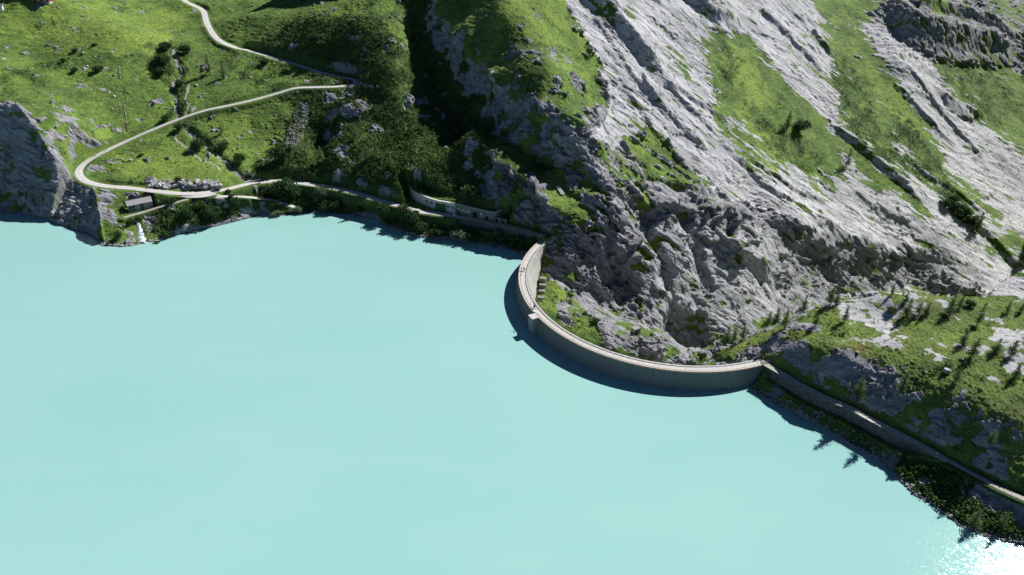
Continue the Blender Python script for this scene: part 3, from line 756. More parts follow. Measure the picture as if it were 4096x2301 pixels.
# bedding of the slabs: direction of the long streaks on the mountain side
_p1, _p2 = base_hit(2600, 250), base_hit(3000, 560)
E1 = _p2 - _p1; E1 /= np.linalg.norm(E1)
_nn = np.array([0.6, -0.595, 1.0]); _nn /= np.linalg.norm(_nn)
E2 = np.cross(_nn, E1); E2 /= np.linalg.norm(E2)
if E2[2] < 0: E2 = -E2
E3 = np.cross(E1, E2)
q1 = x * E1[0] + y * E1[1] + z * E1[2]; q2 = x * E2[0] + y * E2[1] + z * E2[2]; q3 = x * E3[0] + y * E3[1] + z * E3[2]
streak = fbm(q1 / 26, q2 / 4.5, q3 / 9, 5, 0.58)
patch = fbm(x / 9, y / 9, z / 9, 5, 0.6)
rk = paint(PX, PY, ROCK, 0.06)
slope = SLOPE[m_]
rk = np.where((rk < 0.1) & (PX < 900), np.maximum(rk, sstep(46, 60, slope) * 0.7), rk)
rg = np.zeros(GX.shape); rg[m_] = rk; rk = blur(rg, 8)[m_]
onmtn = sstep(2150, 2350, PX) * sstep(1250, 1150, PY)
rn = 0.62 * (onmtn * streak + (1 - onmtn) * patch) + 0.3 * patch
flat = sstep(30, 16, slope) * 0.25
rock = np.clip((rk - 0.5 - 0.45 * flat * (rk > 0.3) + rn * np.where((rk < 0.2), 0.66, 0.95)) * 5 + 0.5, 0, 1)
rock *= sstep(0.15, 0.7, GFREE[m_])
shore = np.clip(1.3 - GDL[m_] / 1.1 + 0.8 * patch, 0, 1) * (~GDAM[m_]) * (z < 2.5)
rock = np.maximum(rock, shore * 0.85)
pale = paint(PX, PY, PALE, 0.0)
shrub = paint(PX, PY, SHRUB_AND_SHADE, 0.1); shrub = np.clip(shrub + 0.45 * fbm(x / 11, y / 11, z / 11, 3), 0, 1) * (1 - rock)
tint = paint(PX, PY, TINT, 0.35) + 0.35 * fbm(x / 14 + 9, y / 14, z / 14, 4)
dirt = paint(PX, PY, DIRT, 0.0)
for pts, v in TRAILS:
    L = base_line(pts, 2.0); mm = (x > L[:, 0].min() - 3) & (x < L[:, 0].max() + 3) & (y > L[:, 1].min() - 3) & (y < L[:, 1].max() + 3)
    d, _, _, _ = seg_dist(x[mm] + 0.8 * WARPX[mm], y[mm] + 0.8 * WARPY[mm], L)
    dirt[mm] = np.maximum(dirt[mm], v * sstep(0.9, 0.35, d))
for L, h, w in GU_LINES[:3]:
    mm = (x > L[:, 0].min() - 3) & (x < L[:, 0].max() + 3) & (y > L[:, 1].min() - 3) & (y < L[:, 1].max() + 3)
    d, _, _, _ = seg_dist(x[mm] + WARPX[mm], y[mm] + WARPY[mm], L)
    rock[mm] = np.maximum(rock[mm], sstep(1.3, 0.4, d + 0.6 * patch[mm])); shrub[mm] *= sstep(0.5, 1.6, d)
rust = np.clip(paint(PX, PY, ORANGE, 0.0) * (0.8 + 0.7 * patch), 0, 1) * (1 - rock)

# ---- relief: bedding ledges and broken faces on rock, tussocks and dwarf shrubs on grass
fr = GFREE[m_]
rough = rock * (1 - 0.8 * pale)
n = GN0[m_]
def facets(a, b, c, seed):
    """angular broken blocks: each cell of a jittered lattice is a tilted plane"""
    a = a.astype(np.float32); b = b.astype(np.float32); c = c.astype(np.float32)
    best = np.full(a.shape, 9e9, np.float32); out = np.zeros(a.shape, np.float32); sec = best.copy()
    ia = np.floor(a - 0.5).astype(np.int32); ib = np.floor(b - 0.5).astype(np.int32); ic = np.floor(c - 0.5).astype(np.int32)
    for da in (0, 1):
        for db in (0, 1):
            for dc in (0, 1):
                h = _perm[(_perm[(_perm[(ia + da + seed) & 255] + ib + db) & 255] + ic + dc) & 255]
                g = _g[h]; g2 = _g[(h * 7 + 13) & 255]
                fa = a - (ia + da + 0.5 + 0.42 * g[:, 0]); fb = b - (ib + db + 0.5 + 0.42 * g[:, 1]); fc = c - (ic + dc + 0.5 + 0.42 * g[:, 2])
                d = fa * fa + fb * fb + fc * fc
                m = d < best
                sec = np.where(m, best, np.minimum(sec, d))
                best = np.where(m, d, best)
                out = np.where(m, 0.7 * (g2[:, 0] * fa + g2[:, 1] * fb + g2[:, 2] * fc) + 0.6 * g2[:, 1], out)
    return out, np.sqrt(sec) - np.sqrt(best)
qq = q2 / 5.5 + 0.9 * fbm(q1 / 22, q2 / 9, q3 / 9, 3)
saw = 1 - (qq - np.floor(qq)); saw = saw * sstep(1.0, 0.90, saw)
qf = q2 / 1.7 + 1.1 * fbm(q1 / 9, q2 / 4, q3 / 4, 3)
sawf = 1 - (qf - np.floor(qf)); sawf = sawf * sstep(1.0, 0.86, sawf)
wq = 0.35 * WARPX
fa1, e1 = facets(q1 / 11 + wq, q2 / 6 + wq, q3 / 6, 3); fa2, e2 = facets(q1 / 4.2 + wq, q2 / 2.3, q3 / 2.3 + wq, 57); fa3, e3 = facets(q1 / 1.7, q2 / 0.95 + wq, q3 / 0.95, 91)
streak_p = fbm(q1 / 85, q2 / 5.5, q3 / 11, 5, 0.55); fa_p, _e = facets(q1 / 15 + wq, q2 / 3.4, q3 / 4 + wq, 33); fa0, _e = facets(q1 / 20 + wq, q2 / 15 + wq, q3 / 13, 71)
qp = q2 / 6.0 + 0.8 * fbm(q1 / 70, q2 / 9, q3 / 9, 3); sawp = 1 - (qp - np.floor(qp)); sawp = sawp * sstep(1.0, 0.93, sawp)
med = fbm(x / 17, y / 17, z / 17, 3)
crk = sstep(0.07, 0.0, e2) * sstep(-0.1, 0.3, patch)
groove = sstep(0.10, 0.0, np.abs(noise3(q1 / 60, q2 / 7, q3 / 14) )) * sstep(-0.1, 0.25, noise3(q1 / 30 + 5, q2 / 12, q3 / 12))
amp_ = 0.25 + 1.1 * sstep(-0.15, 0.45, noise3(x / 19 + 3, y / 19, z / 19) + 0.4 * patch)
smooth_ = pale * sstep(-0.45, 0.05, noise3(x / 34, y / 34, z / 34) + 0.5 * patch)
tr_ = sstep(3420, 3520, PX) * sstep(330, 260, PY)
qs = z / 3.6 + 0.03 * x + 0.8 * fbm(x / 25, y / 25, z / 9, 3); saws = qs - np.floor(qs); saws = saws * sstep(1.0, 0.85, saws)
plat = sstep(3000, 3100, PX) * sstep(1150, 1250, PY)
lowr = (1 - 0.75 * sstep(3230, 3290, PX) * sstep(1150, 1170, PY) * pale) * (1 - 0.6 * plat) * (1 - 0.4 * sstep(520, 440, PX)) * (1 - 0.55 * tr_)
disp_rock = lowr * (rough * (1.0 * med + 4.2 * fa0 * onmtn + (1.3 + .3 * onmtn) * fa1 + amp_ * (0.65 * fa2 + 0.24 * fa3 + 0.25 * streak + 0.6 * saw + 0.2 * sawf)) + rock * pale * ((1.0 - 0.85 * smooth_) * (0.45 * sawp + 0.28 * fa_p + 0.10 * fa2) + 0.20 * streak_p + 0.45 * med - 0.55 * groove) - rock * 0.4 * crk) + 1.7 * rock * tr_ * saws
tus = np.abs(fbm(x / 1.9, y / 1.9, z / 1.9, 3)); tus2 = fbm(x / 0.9, y / 0.9, z / 0.9, 2); hum = np.abs(fbm(x / 4.5 + 3, y / 4.5, z / 4.5, 3))
terr = noise3(x / 7, y / 7, z / 1.3) + 0.5 * noise3(x / 3, y / 3, z / 0.7)
disp_veg = (1 - rock) * (0.30 * terr * sstep(12, 24, slope) + 0.30 * tus2 * 0.6 + 0.32 * (tus - 0.3) + shrub * (0.9 * (hum - 0.2) + 0.65 * (tus - 0.3) + 0.25 * tus2) + 0.30 * (hum - 0.3))
near_dam = 1.0
k = fr * np.where(GINS[m_], 0.3, 1.0) * sstep(-0.2, 1.6, GDL[m_] + 0.3)
dn_ = (disp_rock * np.where(rock > 0.3, 1, 0.6))[:, None] * n * k[:, None]
P3 = np.stack([x, y, z], 1) + dn_
P3[:, 2] += disp_veg * k
for L, o_, r_ in BR_LINES:
    mm = (x > L[:, 0].min() - 3 * r_) & (x < L[:, 0].max() + 3 * r_) & (y > L[:, 1].min() - 3 * r_) & (y < L[:, 1].max() + 3 * r_)
    if not mm.any(): continue
    d_, s_, si_, st_ = seg_dist(x[mm], y[mm], L); T_ = np.diff(L[:, :2], axis=0); T_ /= np.linalg.norm(T_, axis=1)[:, None]; T_ = T_[si_]
    dz_ = np.abs(z[mm] - line_z(L, si_, st_)); u_ = (si_ + st_) / (len(L) - 1)
    w_ = o_ * np.exp(-(d_ / r_) ** 2 - (dz_ / (1.2 * r_)) ** 2) * sstep(0, .12, u_) * sstep(1, .88, u_) * (0.75 + 0.5 * noise3(x[mm] / 6, y[mm] / 6, z[mm] / 6 + 3))
    P3[mm, 0] += T_[:, 1] * w_; P3[mm, 1] -= T_[:, 0] * w_
P3[:, 2] = np.where(GINS[m_], np.minimum(P3[:, 2], -0.05), P3[:, 2])
GP = np.stack([GX, GY, GH], -1); GP[m_] = P3
GROCK = np.zeros(GX.shape); GROCK[m_] = rock
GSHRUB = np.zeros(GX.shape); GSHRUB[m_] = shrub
GPX = np.full(GX.shape, -1e4); GPY = np.full(GX.shape, -1e4); GPX[m_], GPY[m_] = PX, PY
GNOR = grid_normals(GP[..., 0], GP[..., 1], GP[..., 2])

def hit(px, py):
    """where a photo ray meets the finished ground (or the lake)"""
    rx, ry, rw = ray(px, py)
    a = (math.atan2(rx, ry) - AZ0) / (AZ1 - AZ0) * (NA - 1); i = int(a); u = a - i
    prof = GP[i, :, 2] * (1 - u) + GP[i + 1, :, 2] * u
    hd = math.hypot(rx, ry); rr = np.hypot(GX[i], GY[i]) * (1 - u) + np.hypot(GX[i + 1], GY[i + 1]) * u; zz = CAM_Z + rw / hd * rr
    k = np.argmax(prof > zz)
    if not (prof > zz).any(): k = NR - 1
    f0 = zz[k - 1] - prof[k - 1]; f1 = zz[k] - prof[k]; t = f0 / max(f0 - f1, 1e-6)
    R = rr[k - 1] * (1 - t) + rr[k] * t
    return np.array([rx / hd * R, ry / hd * R, CAM_Z + rw / hd * R])

# ---- materials of the ground
def _ground(nt, b):
    co = coords(nt)
    rockv, palev, tintv, shr, dirtv, rustv = [attr(nt, k) for k in ('rock', 'pale', 'tint', 'shrub', 'dirt', 'rust')]
    # rock
    def dot(v): return N(nt, 'ShaderNodeVectorMath', _operation='DOT_PRODUCT', i0=co, i1=tuple(v)).outputs['Value']
    cv = N(nt, 'ShaderNodeCombineXYZ', X=mth(nt, 'MULTIPLY', dot(E1), 0.055), Y=dot(E2), Z=mth(nt, 'MULTIPLY', dot(E3), 0.7)).outputs[0]
    st = noise_n(nt, cv, 0.55, 8, 0.68, 0.5); big = noise_n(nt, N(nt, 'ShaderNodeVectorMath', _operation='ADD', i0=cv, i1=N(nt, 'ShaderNodeVectorMath', _operation='SCALE', i0=co, Scale=0.25).outputs[0]).outputs[0], 0.10, 6, 0.62); fine = noise_n(nt, co, 1.3, 6, 0.7)
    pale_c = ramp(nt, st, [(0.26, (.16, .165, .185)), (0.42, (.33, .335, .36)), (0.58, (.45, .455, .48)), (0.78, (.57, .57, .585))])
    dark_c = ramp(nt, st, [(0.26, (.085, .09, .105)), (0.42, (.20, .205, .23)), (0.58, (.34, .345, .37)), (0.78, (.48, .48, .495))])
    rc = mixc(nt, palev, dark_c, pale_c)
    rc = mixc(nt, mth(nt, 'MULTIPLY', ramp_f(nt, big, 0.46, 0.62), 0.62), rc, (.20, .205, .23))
    rc = mixc(nt, mth(nt, 'MULTIPLY', ramp_f(nt, fine, 0.56, 0.7), 0.45), rc, (.10, .105, .10))
    vo = N(nt, 'ShaderNodeTexVoronoi', _feature='DISTANCE_TO_EDGE', Vector=N(nt, 'ShaderNodeVectorMath', _operation='ADD', i0=cv, i1=N(nt, 'ShaderNodeVectorMath', _operation='SCALE', i0=N(nt, 'ShaderNodeTexNoise', Vector=co, Scale=0.5, Detail=4).outputs['Color'], Scale=1.6).outputs[0]).outputs[0], Scale=0.30).outputs['Distance']
    crack = mth(nt, 'MULTIPLY', ramp_f(nt, vo, 0.045, 0.012), ramp_f(nt, noise_n(nt, co, 0.11, 3), 0.46, 0.6))
    rc = mixc(nt, mth(nt, 'MULTIPLY', crack, 0.9), rc, (.055, .075, .028))
    lich = ramp_f(nt, noise_n(nt, cv, 1.1, 5, 0.7), 0.60, 0.70)
    rc = mixc(nt, mth(nt, 'MULTIPLY', lich, 0.5), rc, (.10, .115, .05))
    # vegetation
    g1 = noise_n(nt, co, 0.10, 6, 0.65); g2 = noise_n(nt, co, 0.9, 6, 0.7); g3 = noise_n(nt, co, 0.3, 4, 0.6)
    ct = N(nt, 'ShaderNodeMapping', Vector=co, Scale=(.16, .16, .9)).outputs[0]
    tt = mth(nt, 'ADD', mth(nt, 'ADD', mth(nt, 'MULTIPLY', tintv, 0.6), mth(nt, 'MULTIPLY', mth(nt, 'SUBTRACT', noise_n(nt, ct, 1.0, 4, 0.65), 0.5), 0.7)), mth(nt, 'SUBTRACT', mth(nt, 'ADD', mth(nt, 'MULTIPLY', g2, 0.9), mth(nt, 'MULTIPLY', g3, 0.5)), 0.5))
    gc = ramp(nt, tt, [(0.08, (.032, .068, .018)), (0.32, (.076, .136, .029)), (0.55, (.128, .205, .039)), (0.85, (.19, .27, .05))])
    gc = mixc(nt, mth(nt, 'MULTIPLY', ramp_f(nt, g1, 0.5, 0.68), 0.5), gc, (.085, .10, .038))
    gc = mixc(nt, mth(nt, 'MULTIPLY', ramp_f(nt, noise_n(nt, co, 0.42, 6, 0.75), 0.53, 0.62), 0.5), gc, (.042, .08, .028))
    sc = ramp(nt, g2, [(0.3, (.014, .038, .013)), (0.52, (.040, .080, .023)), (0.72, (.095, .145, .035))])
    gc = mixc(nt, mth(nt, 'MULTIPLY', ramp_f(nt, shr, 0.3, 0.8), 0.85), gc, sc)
    gc = mixc(nt, mth(nt, 'MULTIPLY', rustv, 0.8), gc, mixc(nt, ramp_f(nt, rustv, .35, .6), (.155, .15, .058, 1), ramp(nt, g2, [(0.35, (.08, .05, .02)), (0.65, (.22, .10, .035))])))
    rm = ramp_f(nt, mth(nt, 'ADD', rockv, mth(nt, 'MULTIPLY', mth(nt, 'SUBTRACT', noise_n(nt, co, 0.8, 6, 0.7), 0.5), 1.3)), 0.42, 0.58)
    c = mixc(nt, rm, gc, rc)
    c = mixc(nt, ramp_f(nt, mth(nt, 'ADD', dirtv, mth(nt, 'MULTIPLY', mth(nt, 'SUBTRACT', fine, 0.5), 0.8)), 0.3, 0.55), c, (.36, .34, .29))
    nt.links.new(c, b.inputs['Base Color'])
    wet = ramp_f(nt, mth(nt, 'ADD', attr(nt, 'wet'), mth(nt, 'MULTIPLY', mth(nt, 'SUBTRACT', fine, 0.5), 0.9)), 0.4, 0.7)
    c = mixc(nt, mth(nt, 'MULTIPLY', wet, 0.6), c, (.06, .06, .05)); nt.links.new(c, b.inputs['Base Color'])
    b.inputs['Roughness'].default_value = 0.9
    b.inputs['Specular IOR Level'].default_value = 0.2
    hb = mth(nt, 'ADD', mth(nt, 'MULTIPLY', st, 1.0), mth(nt, 'ADD', mth(nt, 'MULTIPLY', fine, 0.8), mth(nt, 'MULTIPLY', noise_n(nt, co, 2.6, 4, 0.7), 0.5)))
    hv = mth(nt, 'ADD', mth(nt, 'MULTIPLY', g2, 1.1), mth(nt, 'MULTIPLY', noise_n(nt, co, 2.8, 4, 0.7), 0.7))
    mx = nt.nodes.new('ShaderNodeMix'); mx.data_type = 'FLOAT'
    nt.links.new(rm, mx.inputs[0]); nt.links.new(hv, mx.inputs[2]); nt.links.new(hb, mx.inputs[3])
    bn = N(nt, 'ShaderNodeBump', Distance=0.55, Height=mx.outputs[0]); nt.links.new(mth(nt, 'SUBTRACT', 1.0, mth(nt, 'MULTIPLY', mth(nt, 'MULTIPLY', palev, rm), 0.58)), bn.inputs['Strength']); nt.links.new(bn.outputs[0], b.inputs['Normal'])
def ramp_f(nt, fac, a, b_):
    m = N(nt, 'ShaderNodeMapRange', _clamp=True, Value=fac); m.inputs['From Min'].default_value = a; m.inputs['From Max'].default_value = b_
    return m.outputs[0]
M_GROUND = mat('alpine ground', _ground)

idx = np.full(GX.shape, -1, np.int64); idx[m_] = np.arange(m_.sum())
q = np.stack([idx[:-1, :-1], idx[:-1, 1:], idx[1:, 1:], idx[1:, :-1]], -1).reshape(-1, 4)
q = q[(q >= 0).all(1)]
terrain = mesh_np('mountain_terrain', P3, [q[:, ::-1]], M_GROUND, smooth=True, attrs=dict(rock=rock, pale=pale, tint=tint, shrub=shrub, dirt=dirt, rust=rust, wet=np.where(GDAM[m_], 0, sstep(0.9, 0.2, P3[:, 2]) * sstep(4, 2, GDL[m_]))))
tag(terrain, kind='structure')

# ------------------------------------------------------------------ lake
def _water(nt, b):
    co = coords(nt)
    n1 = noise_n(nt, co, 0.008, 4, 0.55); n2 = noise_n(nt, N(nt, 'ShaderNodeMapping', Vector=co, Rotation=(0, 0, 0.5), Scale=(0.3, 1, 1)).outputs[0], 0.03, 5, 0.6)
    f = mth(nt, 'ADD', mth(nt, 'MULTIPLY', n1, 0.6), mth(nt, 'MULTIPLY', n2, 0.4))
    nt.links.new(ramp(nt, f, [(0.3, (.205, .395, .385)), (0.7, (.248, .445, .422))]), b.inputs['Base Color'])
    b.inputs['Roughness'].default_value = 0.085
    b.inputs['IOR'].default_value = 1.33
    b.inputs['Specular IOR Level'].default_value = 0.5
    # small wind ripples: many little facets, each tilted its own way
    acc = None
    for sc_, tilt in ((2.3, .038), (3.1, .038), (0.9, .016)):
        v = N(nt, 'ShaderNodeTexVoronoi', Vector=co, Scale=sc_).outputs['Color']
        t = N(nt, 'ShaderNodeVectorMath', _operation='MULTIPLY', i0=N(nt, 'ShaderNodeVectorMath', _operation='SUBTRACT', i0=v, i1=(.5, .5, .5)).outputs[0], i1=(tilt, tilt, 0)).outputs[0]
        acc = t if acc is None else N(nt, 'ShaderNodeVectorMath', _operation='ADD', i0=acc, i1=t).outputs[0]
    nv = N(nt, 'ShaderNodeVectorMath', _operation='NORMALIZE', i0=N(nt, 'ShaderNodeVectorMath', _operation='ADD', i0=acc, i1=(0, 0, 1)).outputs[0]).outputs[0]
    b.inputs['Specular IOR Level'].default_value = 0.0; b.inputs['Roughness'].default_value = 0.6
    b.inputs['Coat Weight'].default_value = 1.0; b.inputs['Coat Roughness'].default_value = 0.085; b.inputs['Coat IOR'].default_value = 1.33
    nt.links.new(nv, b.inputs['Coat Normal'])
M_WATER = mat('milky glacier water', _water)
# the sheet reaches a little under the banks; at the dam it stops inside the wall
ring = [(-1500, -900), (330, -900), (330, 62), (182, 112)]
for i, p in enumerate(np.array(wl_r)[::-1]): ring.append((p[0] + 4, p[1] + 5))
ring += [(p[0] + 0.0, p[1]) for p in offset(CREST, 1.2)[::-4, :2]]
for p in np.array(wl_l)[::-1]: ring.append((p[0] - 0.5, p[1] + 6))
ring += [(-420, 402), (-620, 480), (-1500, 480)]
bm = bmesh.new(); vs = [bm.verts.new((a, b_, 0)) for a, b_ in ring]; f = bm.faces.new(vs); bm.normal_update()
if f.normal.z < 0: f.normal_flip()
bmesh.ops.triangulate(bm, faces=bm.faces[:])
me = bpy.data.meshes.new('lake_water'); bm.to_mesh(me); bm.free(); me.materials.append(M_WATER)
lake_o = bpy.data.objects.new('lake_water', me); COL.objects.link(lake_o); tag(lake_o, kind='structure')

# ================================================================== ROADS AND PATHS
def _gravel(c0, c1, c2):
    def f(nt, b):
        co = coords(nt); cr = attr(nt, 'across')
        n = noise_n(nt, co, 1.6, 6, 0.7); n2 = noise_n(nt, co, 0.25, 4, 0.6)
        c = ramp(nt, mth(nt, 'ADD', mth(nt, 'MULTIPLY', n, 0.6), mth(nt, 'MULTIPLY', n2, 0.4)), [(0.34, c0), (0.5, c1), (0.66, c2)])
        # worn wheel tracks and a rougher middle, ragged grassy edge
        tr = mth(nt, 'ABSOLUTE', mth(nt, 'SUBTRACT', mth(nt, 'ABSOLUTE', cr), 0.42))
        c = mixc(nt, mth(nt, 'MULTIPLY', ramp_f(nt, tr, 0.12, 0.30), 0.35), c, tuple(x * 0.72 for x in c0))
        ed = ramp_f(nt, mth(nt, 'ADD', mth(nt, 'ABSOLUTE', cr), mth(nt, 'MULTIPLY', mth(nt, 'SUBTRACT', noise_n(nt, co, 0.9, 5, 0.7), 0.5), 0.9)), 0.93, 1.05)
        c = mixc(nt, mth(nt, 'MULTIPLY', ed, 0.85), c, (.075, .10, .03))
        nt.links.new(c, b.inputs['Base Color']); b.inputs['Roughness'].default_value = 0.95
        bump(nt, b, n, 0.5, 0.12)
    return f
M_ROAD = mat('pale gravel', _gravel((.33, .325, .315), (.44, .435, .425), (.50, .495, .485)))
M_PATH = mat('trodden gravel', _gravel((.25, .24, .21), (.36, .345, .31), (.43, .415, .38)))
def ribbon(name, L, half, m, dz=0.05, kind='structure', taper=None, z_from=None):
    nv = 9; c = np.linspace(-1, 1, nv)
    T = tangents(L); V = []; A = []
    for i, p in enumerate(L):
        hw = half * (1 + 0.07 * float(noise3(p[0] / 6, p[1] / 6, 4.4))) * (taper(i / (len(L) - 1)) if taper else 1)
        for k in c:
            edge = 0.0 if abs(k) < 0.9 else -0.10
            V.append((p[0] - T[i, 1] * hw * k, p[1] + T[i, 0] * hw * k, p[2] + dz + 0.05 * (1 - k * k) + edge)); A.append(k)
    return tag(mesh_np(name, V, [grid_faces(len(L), nv)], m, smooth=True, attrs=dict(across=A)), kind=kind)
road_taper = lambda u: 1.0
ribbon('gravel_road', R_MAIN, 2.1, M_ROAD, 0.04)
ribbon('farm_track', R_TRACK, 1.35, M_ROAD, 0.075)
ribbon('hut_track', R_HUT, 1.25, M_PATH, 0.10, taper=lambda u: 1.25 - 0.5 * u)
ribbon('walkway', R_WALK, 1.6, M_PATH, 0.07)
ribbon('footpath', R_PATH, 1.0, M_PATH, 0.06)
# widened junction
jv = [un(790, 776, 13.6)]; jn = 40
c0 = jv[0]; V = [(c0[0], c0[1], 13.60)]; A = [0.0]
for k in range(jn):
    t = 2 * math.pi * k / jn; w = 1 + 0.12 * float(noise3(math.cos(t) * 1.5, math.sin(t) * 1.5, 2.2))
    V.append((c0[0] + 9.5 * w * math.cos(t), c0[1] - 0.6 + 4.3 * w * math.sin(t), 13.52)); A.append(1.0)
tag(mesh_np('road_junction', V, [[(0, 1 + k, 1 + (k + 1) % jn) for k in range(jn)]], M_ROAD, smooth=True, attrs=dict(across=A)), kind='structure')

# ================================================================== DAM
def _concrete(base, joints=7.6, lifts=1.5, streaks=0.5, algae=False, ochre=0.0):
    def f(nt, b):
        co = coords(nt); s = attr(nt, 'run'); zz = N(nt, 'ShaderNodeSeparateXYZ', i0=co).outputs['Z']
        uv = N(nt, 'ShaderNodeCombineXYZ', X=s, Y=mth(nt, 'MULTIPLY', zz, 0.14), Z=0.0).outputs[0]
        n = noise_n(nt, co, 0.7, 6, 0.65); vst = noise_n(nt, uv, 1.1, 6, 0.7); vst2 = noise_n(nt, uv, 0.28, 4, 0.6)
        c = ramp(nt, n, [(0.3, tuple(x * 0.80 for x in base)), (0.7, tuple(min(1, x * 1.1) for x in base))])
        c = mixc(nt, mth(nt, 'MULTIPLY', ramp_f(nt, vst, 0.50, 0.68), streaks), c, tuple(x * 0.42 for x in base))
        c = mixc(nt, mth(nt, 'MULTIPLY', ramp_f(nt, vst2, 0.58, 0.70), streaks * 0.5), c, tuple(min(1, x * 1.35) for x in base))
        if ochre: c = mixc(nt, mth(nt, 'MULTIPLY', ramp_f(nt, noise_n(nt, uv, 0.6, 5, 0.7), 0.52, 0.66), ochre), c, (.40, .30, .21))
        if joints:
            fr_ = mth(nt, 'FRACT', mth(nt, 'DIVIDE', s, joints)); j = ramp_f(nt, mth(nt, 'ABSOLUTE', mth(nt, 'SUBTRACT', fr_, 0.5)), 0.012, 0.004)
            c = mixc(nt, mth(nt, 'MULTIPLY', j, 0.7), c, tuple(x * 0.3 for x in base))
        if lifts:
            fl_ = mth(nt, 'FRACT', mth(nt, 'DIVIDE', zz, lifts)); j = ramp_f(nt, mth(nt, 'ABSOLUTE', mth(nt, 'SUBTRACT', fl_, 0.5)), 0.05, 0.015)
            c = mixc(nt, mth(nt, 'MULTIPLY', j, 0.28), c, tuple(x * 0.4 for x in base))
        if algae: c = mixc(nt, mth(nt, 'MULTIPLY', ramp_f(nt, mth(nt, 'ADD', zz, mth(nt, 'MULTIPLY', n, 1.5)), 2.6, 0.6), 0.65), c, (.12, .135, .12))
        nt.links.new(c, b.inputs['Base Color']); bump(nt, b, n, 0.3, 0.08)
    return f
M_DAM = mat('dam concrete', _concrete((.37, .365, .35), 7.6, 1.5, 0.6))
M_DAM_UP = mat('wet side dam concrete', _concrete((.32, .335, .33), 7.6, 1.5, 0.5, algae=True))
M_CREST = mat('walkway concrete', _concrete((.43, .425, .41), 3.8, 0, 0.3, ochre=0.10))
M_LIP = mat('weathered lip concrete', _concrete((.42, .31, .23), 7.6, 0, 0.3, ochre=0.5))
M_CONC = mat('pale concrete', _concrete((.42, .415, .39), 6.0, 0, 0.3))
M_CONC_DARK = mat('stained board concrete', _concrete((.19, .185, .165), 0, 0.5, 0.9))
M_STEEL = plain('grey steel rail', (.16, .17, .18), 0.2, 5, 0.5, 0.6)
M_GALV = plain('galvanised steel', (.42, .44, .45), 0.15, 5, 0.45, 0.5)
M_DARKSTEEL = plain('dark painted steel', (.03, .032, .036), 0.2, 5, 0.5, 0.3)
M_WHITE = plain('white paint', (.74, .74, .72), 0.06, 4, 0.6)
M_DARK = plain('dark opening', (.012, .012, .013), 0.2, 4, 0.9)

C = resample(CREST, 1.3)
SRUN = np.r_[0, np.cumsum(np.linalg.norm(np.diff(C[:, :2], axis=0), axis=1))]
def sweep(name, prof, m, parent, L=C, run=SRUN, close=True, zf=None, smooth=True, caps=True):
    """profile of (offset to the dry side, height) swept along a line"""
    n = len(prof); V = []; A = []
    for o, zc in prof:
        Lo = offset(L, o)
        for i in range(len(L)):
            V.append((Lo[i, 0], Lo[i, 1], (L[i, 2] if zf is None else zf[i]) + zc)); A.append(run[i])
    nl = len(L); Fq = []
    for k in range(n if close else n - 1):
        a = k; b_ = (k + 1) % n
        i = np.arange(nl - 1); Fq.append(np.stack([a * nl + i, a * nl + i + 1, b_ * nl + i + 1, b_ * nl + i], 1))
    # hard edges: give every face strip its own vertices
    VV = []; AA = []; FF = []; V = np.array(V); A = np.array(A); base = 0
    for k in range(n if close else n - 1):
        a = k; b_ = (k + 1) % n
        VV += [V[a * nl:(a + 1) * nl], V[b_ * nl:(b_ + 1) * nl]]; AA += [A[a * nl:(a + 1) * nl], A[b_ * nl:(b_ + 1) * nl]]
        i = np.arange(nl - 1); FF.append(np.stack([base + i, base + nl + i, base + nl + i + 1, base + i + 1], 1)); base += 2 * nl
    faces = [np.vstack(FF)]
    if close and caps:
        for e in (0, nl - 1):
            ids = np.arange(n) + base; VV.append(V[np.arange(n) * nl + e]); AA.append(A[np.arange(n) * nl + e]); base += n
            for t in range(1, n - 1): faces.append(np.array([[ids[0], ids[t], ids[t + 1]]]))
    o = mesh_np(name, np.vstack(VV), faces, m, parent, smooth=smooth, attrs=dict(run=np.concatenate(AA)))
    return o
dam = tag(empty('arch_dam', tuple(C[len(C) // 2])), 'curved grey concrete arch dam holding back the turquoise lake', 'dam')
sweep('upstream_face', [(0.0, -0.3), (-0.7, -3.0), (-1.9, -7.0), (-3.5, -16.0), (1.2, -16.0), (1.2, -0.3)], M_DAM_UP, dam)
o = sweep('downstream_face', [(1.25, -0.3), (3.2, -0.3), (3.9, -5.0), (5.4, -11.0), (8.2, -20.0), (11.8, -34.0), (15.5, -52.0), (1.25, -52.0)], M_DAM, dam)
o['label'] = 'pale streaked concrete inner face of the dam in sunlight'
sweep('crest_walkway', [(-0.35, -0.30), (-0.35, 0.0), (3.55, 0.0), (3.55, -0.30)], M_CREST, dam)
sweep('parapet_lip', [(-0.42, -0.36), (-0.42, 0.22), (-0.10, 0.22), (-0.10, 0.01), (-0.36, 0.01), (-0.36, -0.36)], M_LIP, dam)
sweep('drain_kerb', [(0.42, 0.005), (0.42, 0.06), (0.55, 0.06), (0.55, 0.005)], M_STEEL, dam, caps=False)
sweep('cable_duct', [(2.55, 0.005), (2.55, 0.12), (2.75, 0.12), (2.75, 0.005)], M_STEEL, dam, caps=False)
Lr = offset(C, 3.40); rl = MB()
for h, r in ((0.42, 0.025), (0.76, 0.025), (1.1, 0.035)): rl.tube([(p[0], p[1], p[2] + h) for p in Lr], r, 4)
rl.build('railing', M_STEEL, dam)
for p in Lr[1::2]:
    b = MB(); b.tube([(p[0], p[1], p[2]), (p[0], p[1], p[2] + 1.12)], 0.04, 5); b.build('railing_post', M_STEEL, dam)
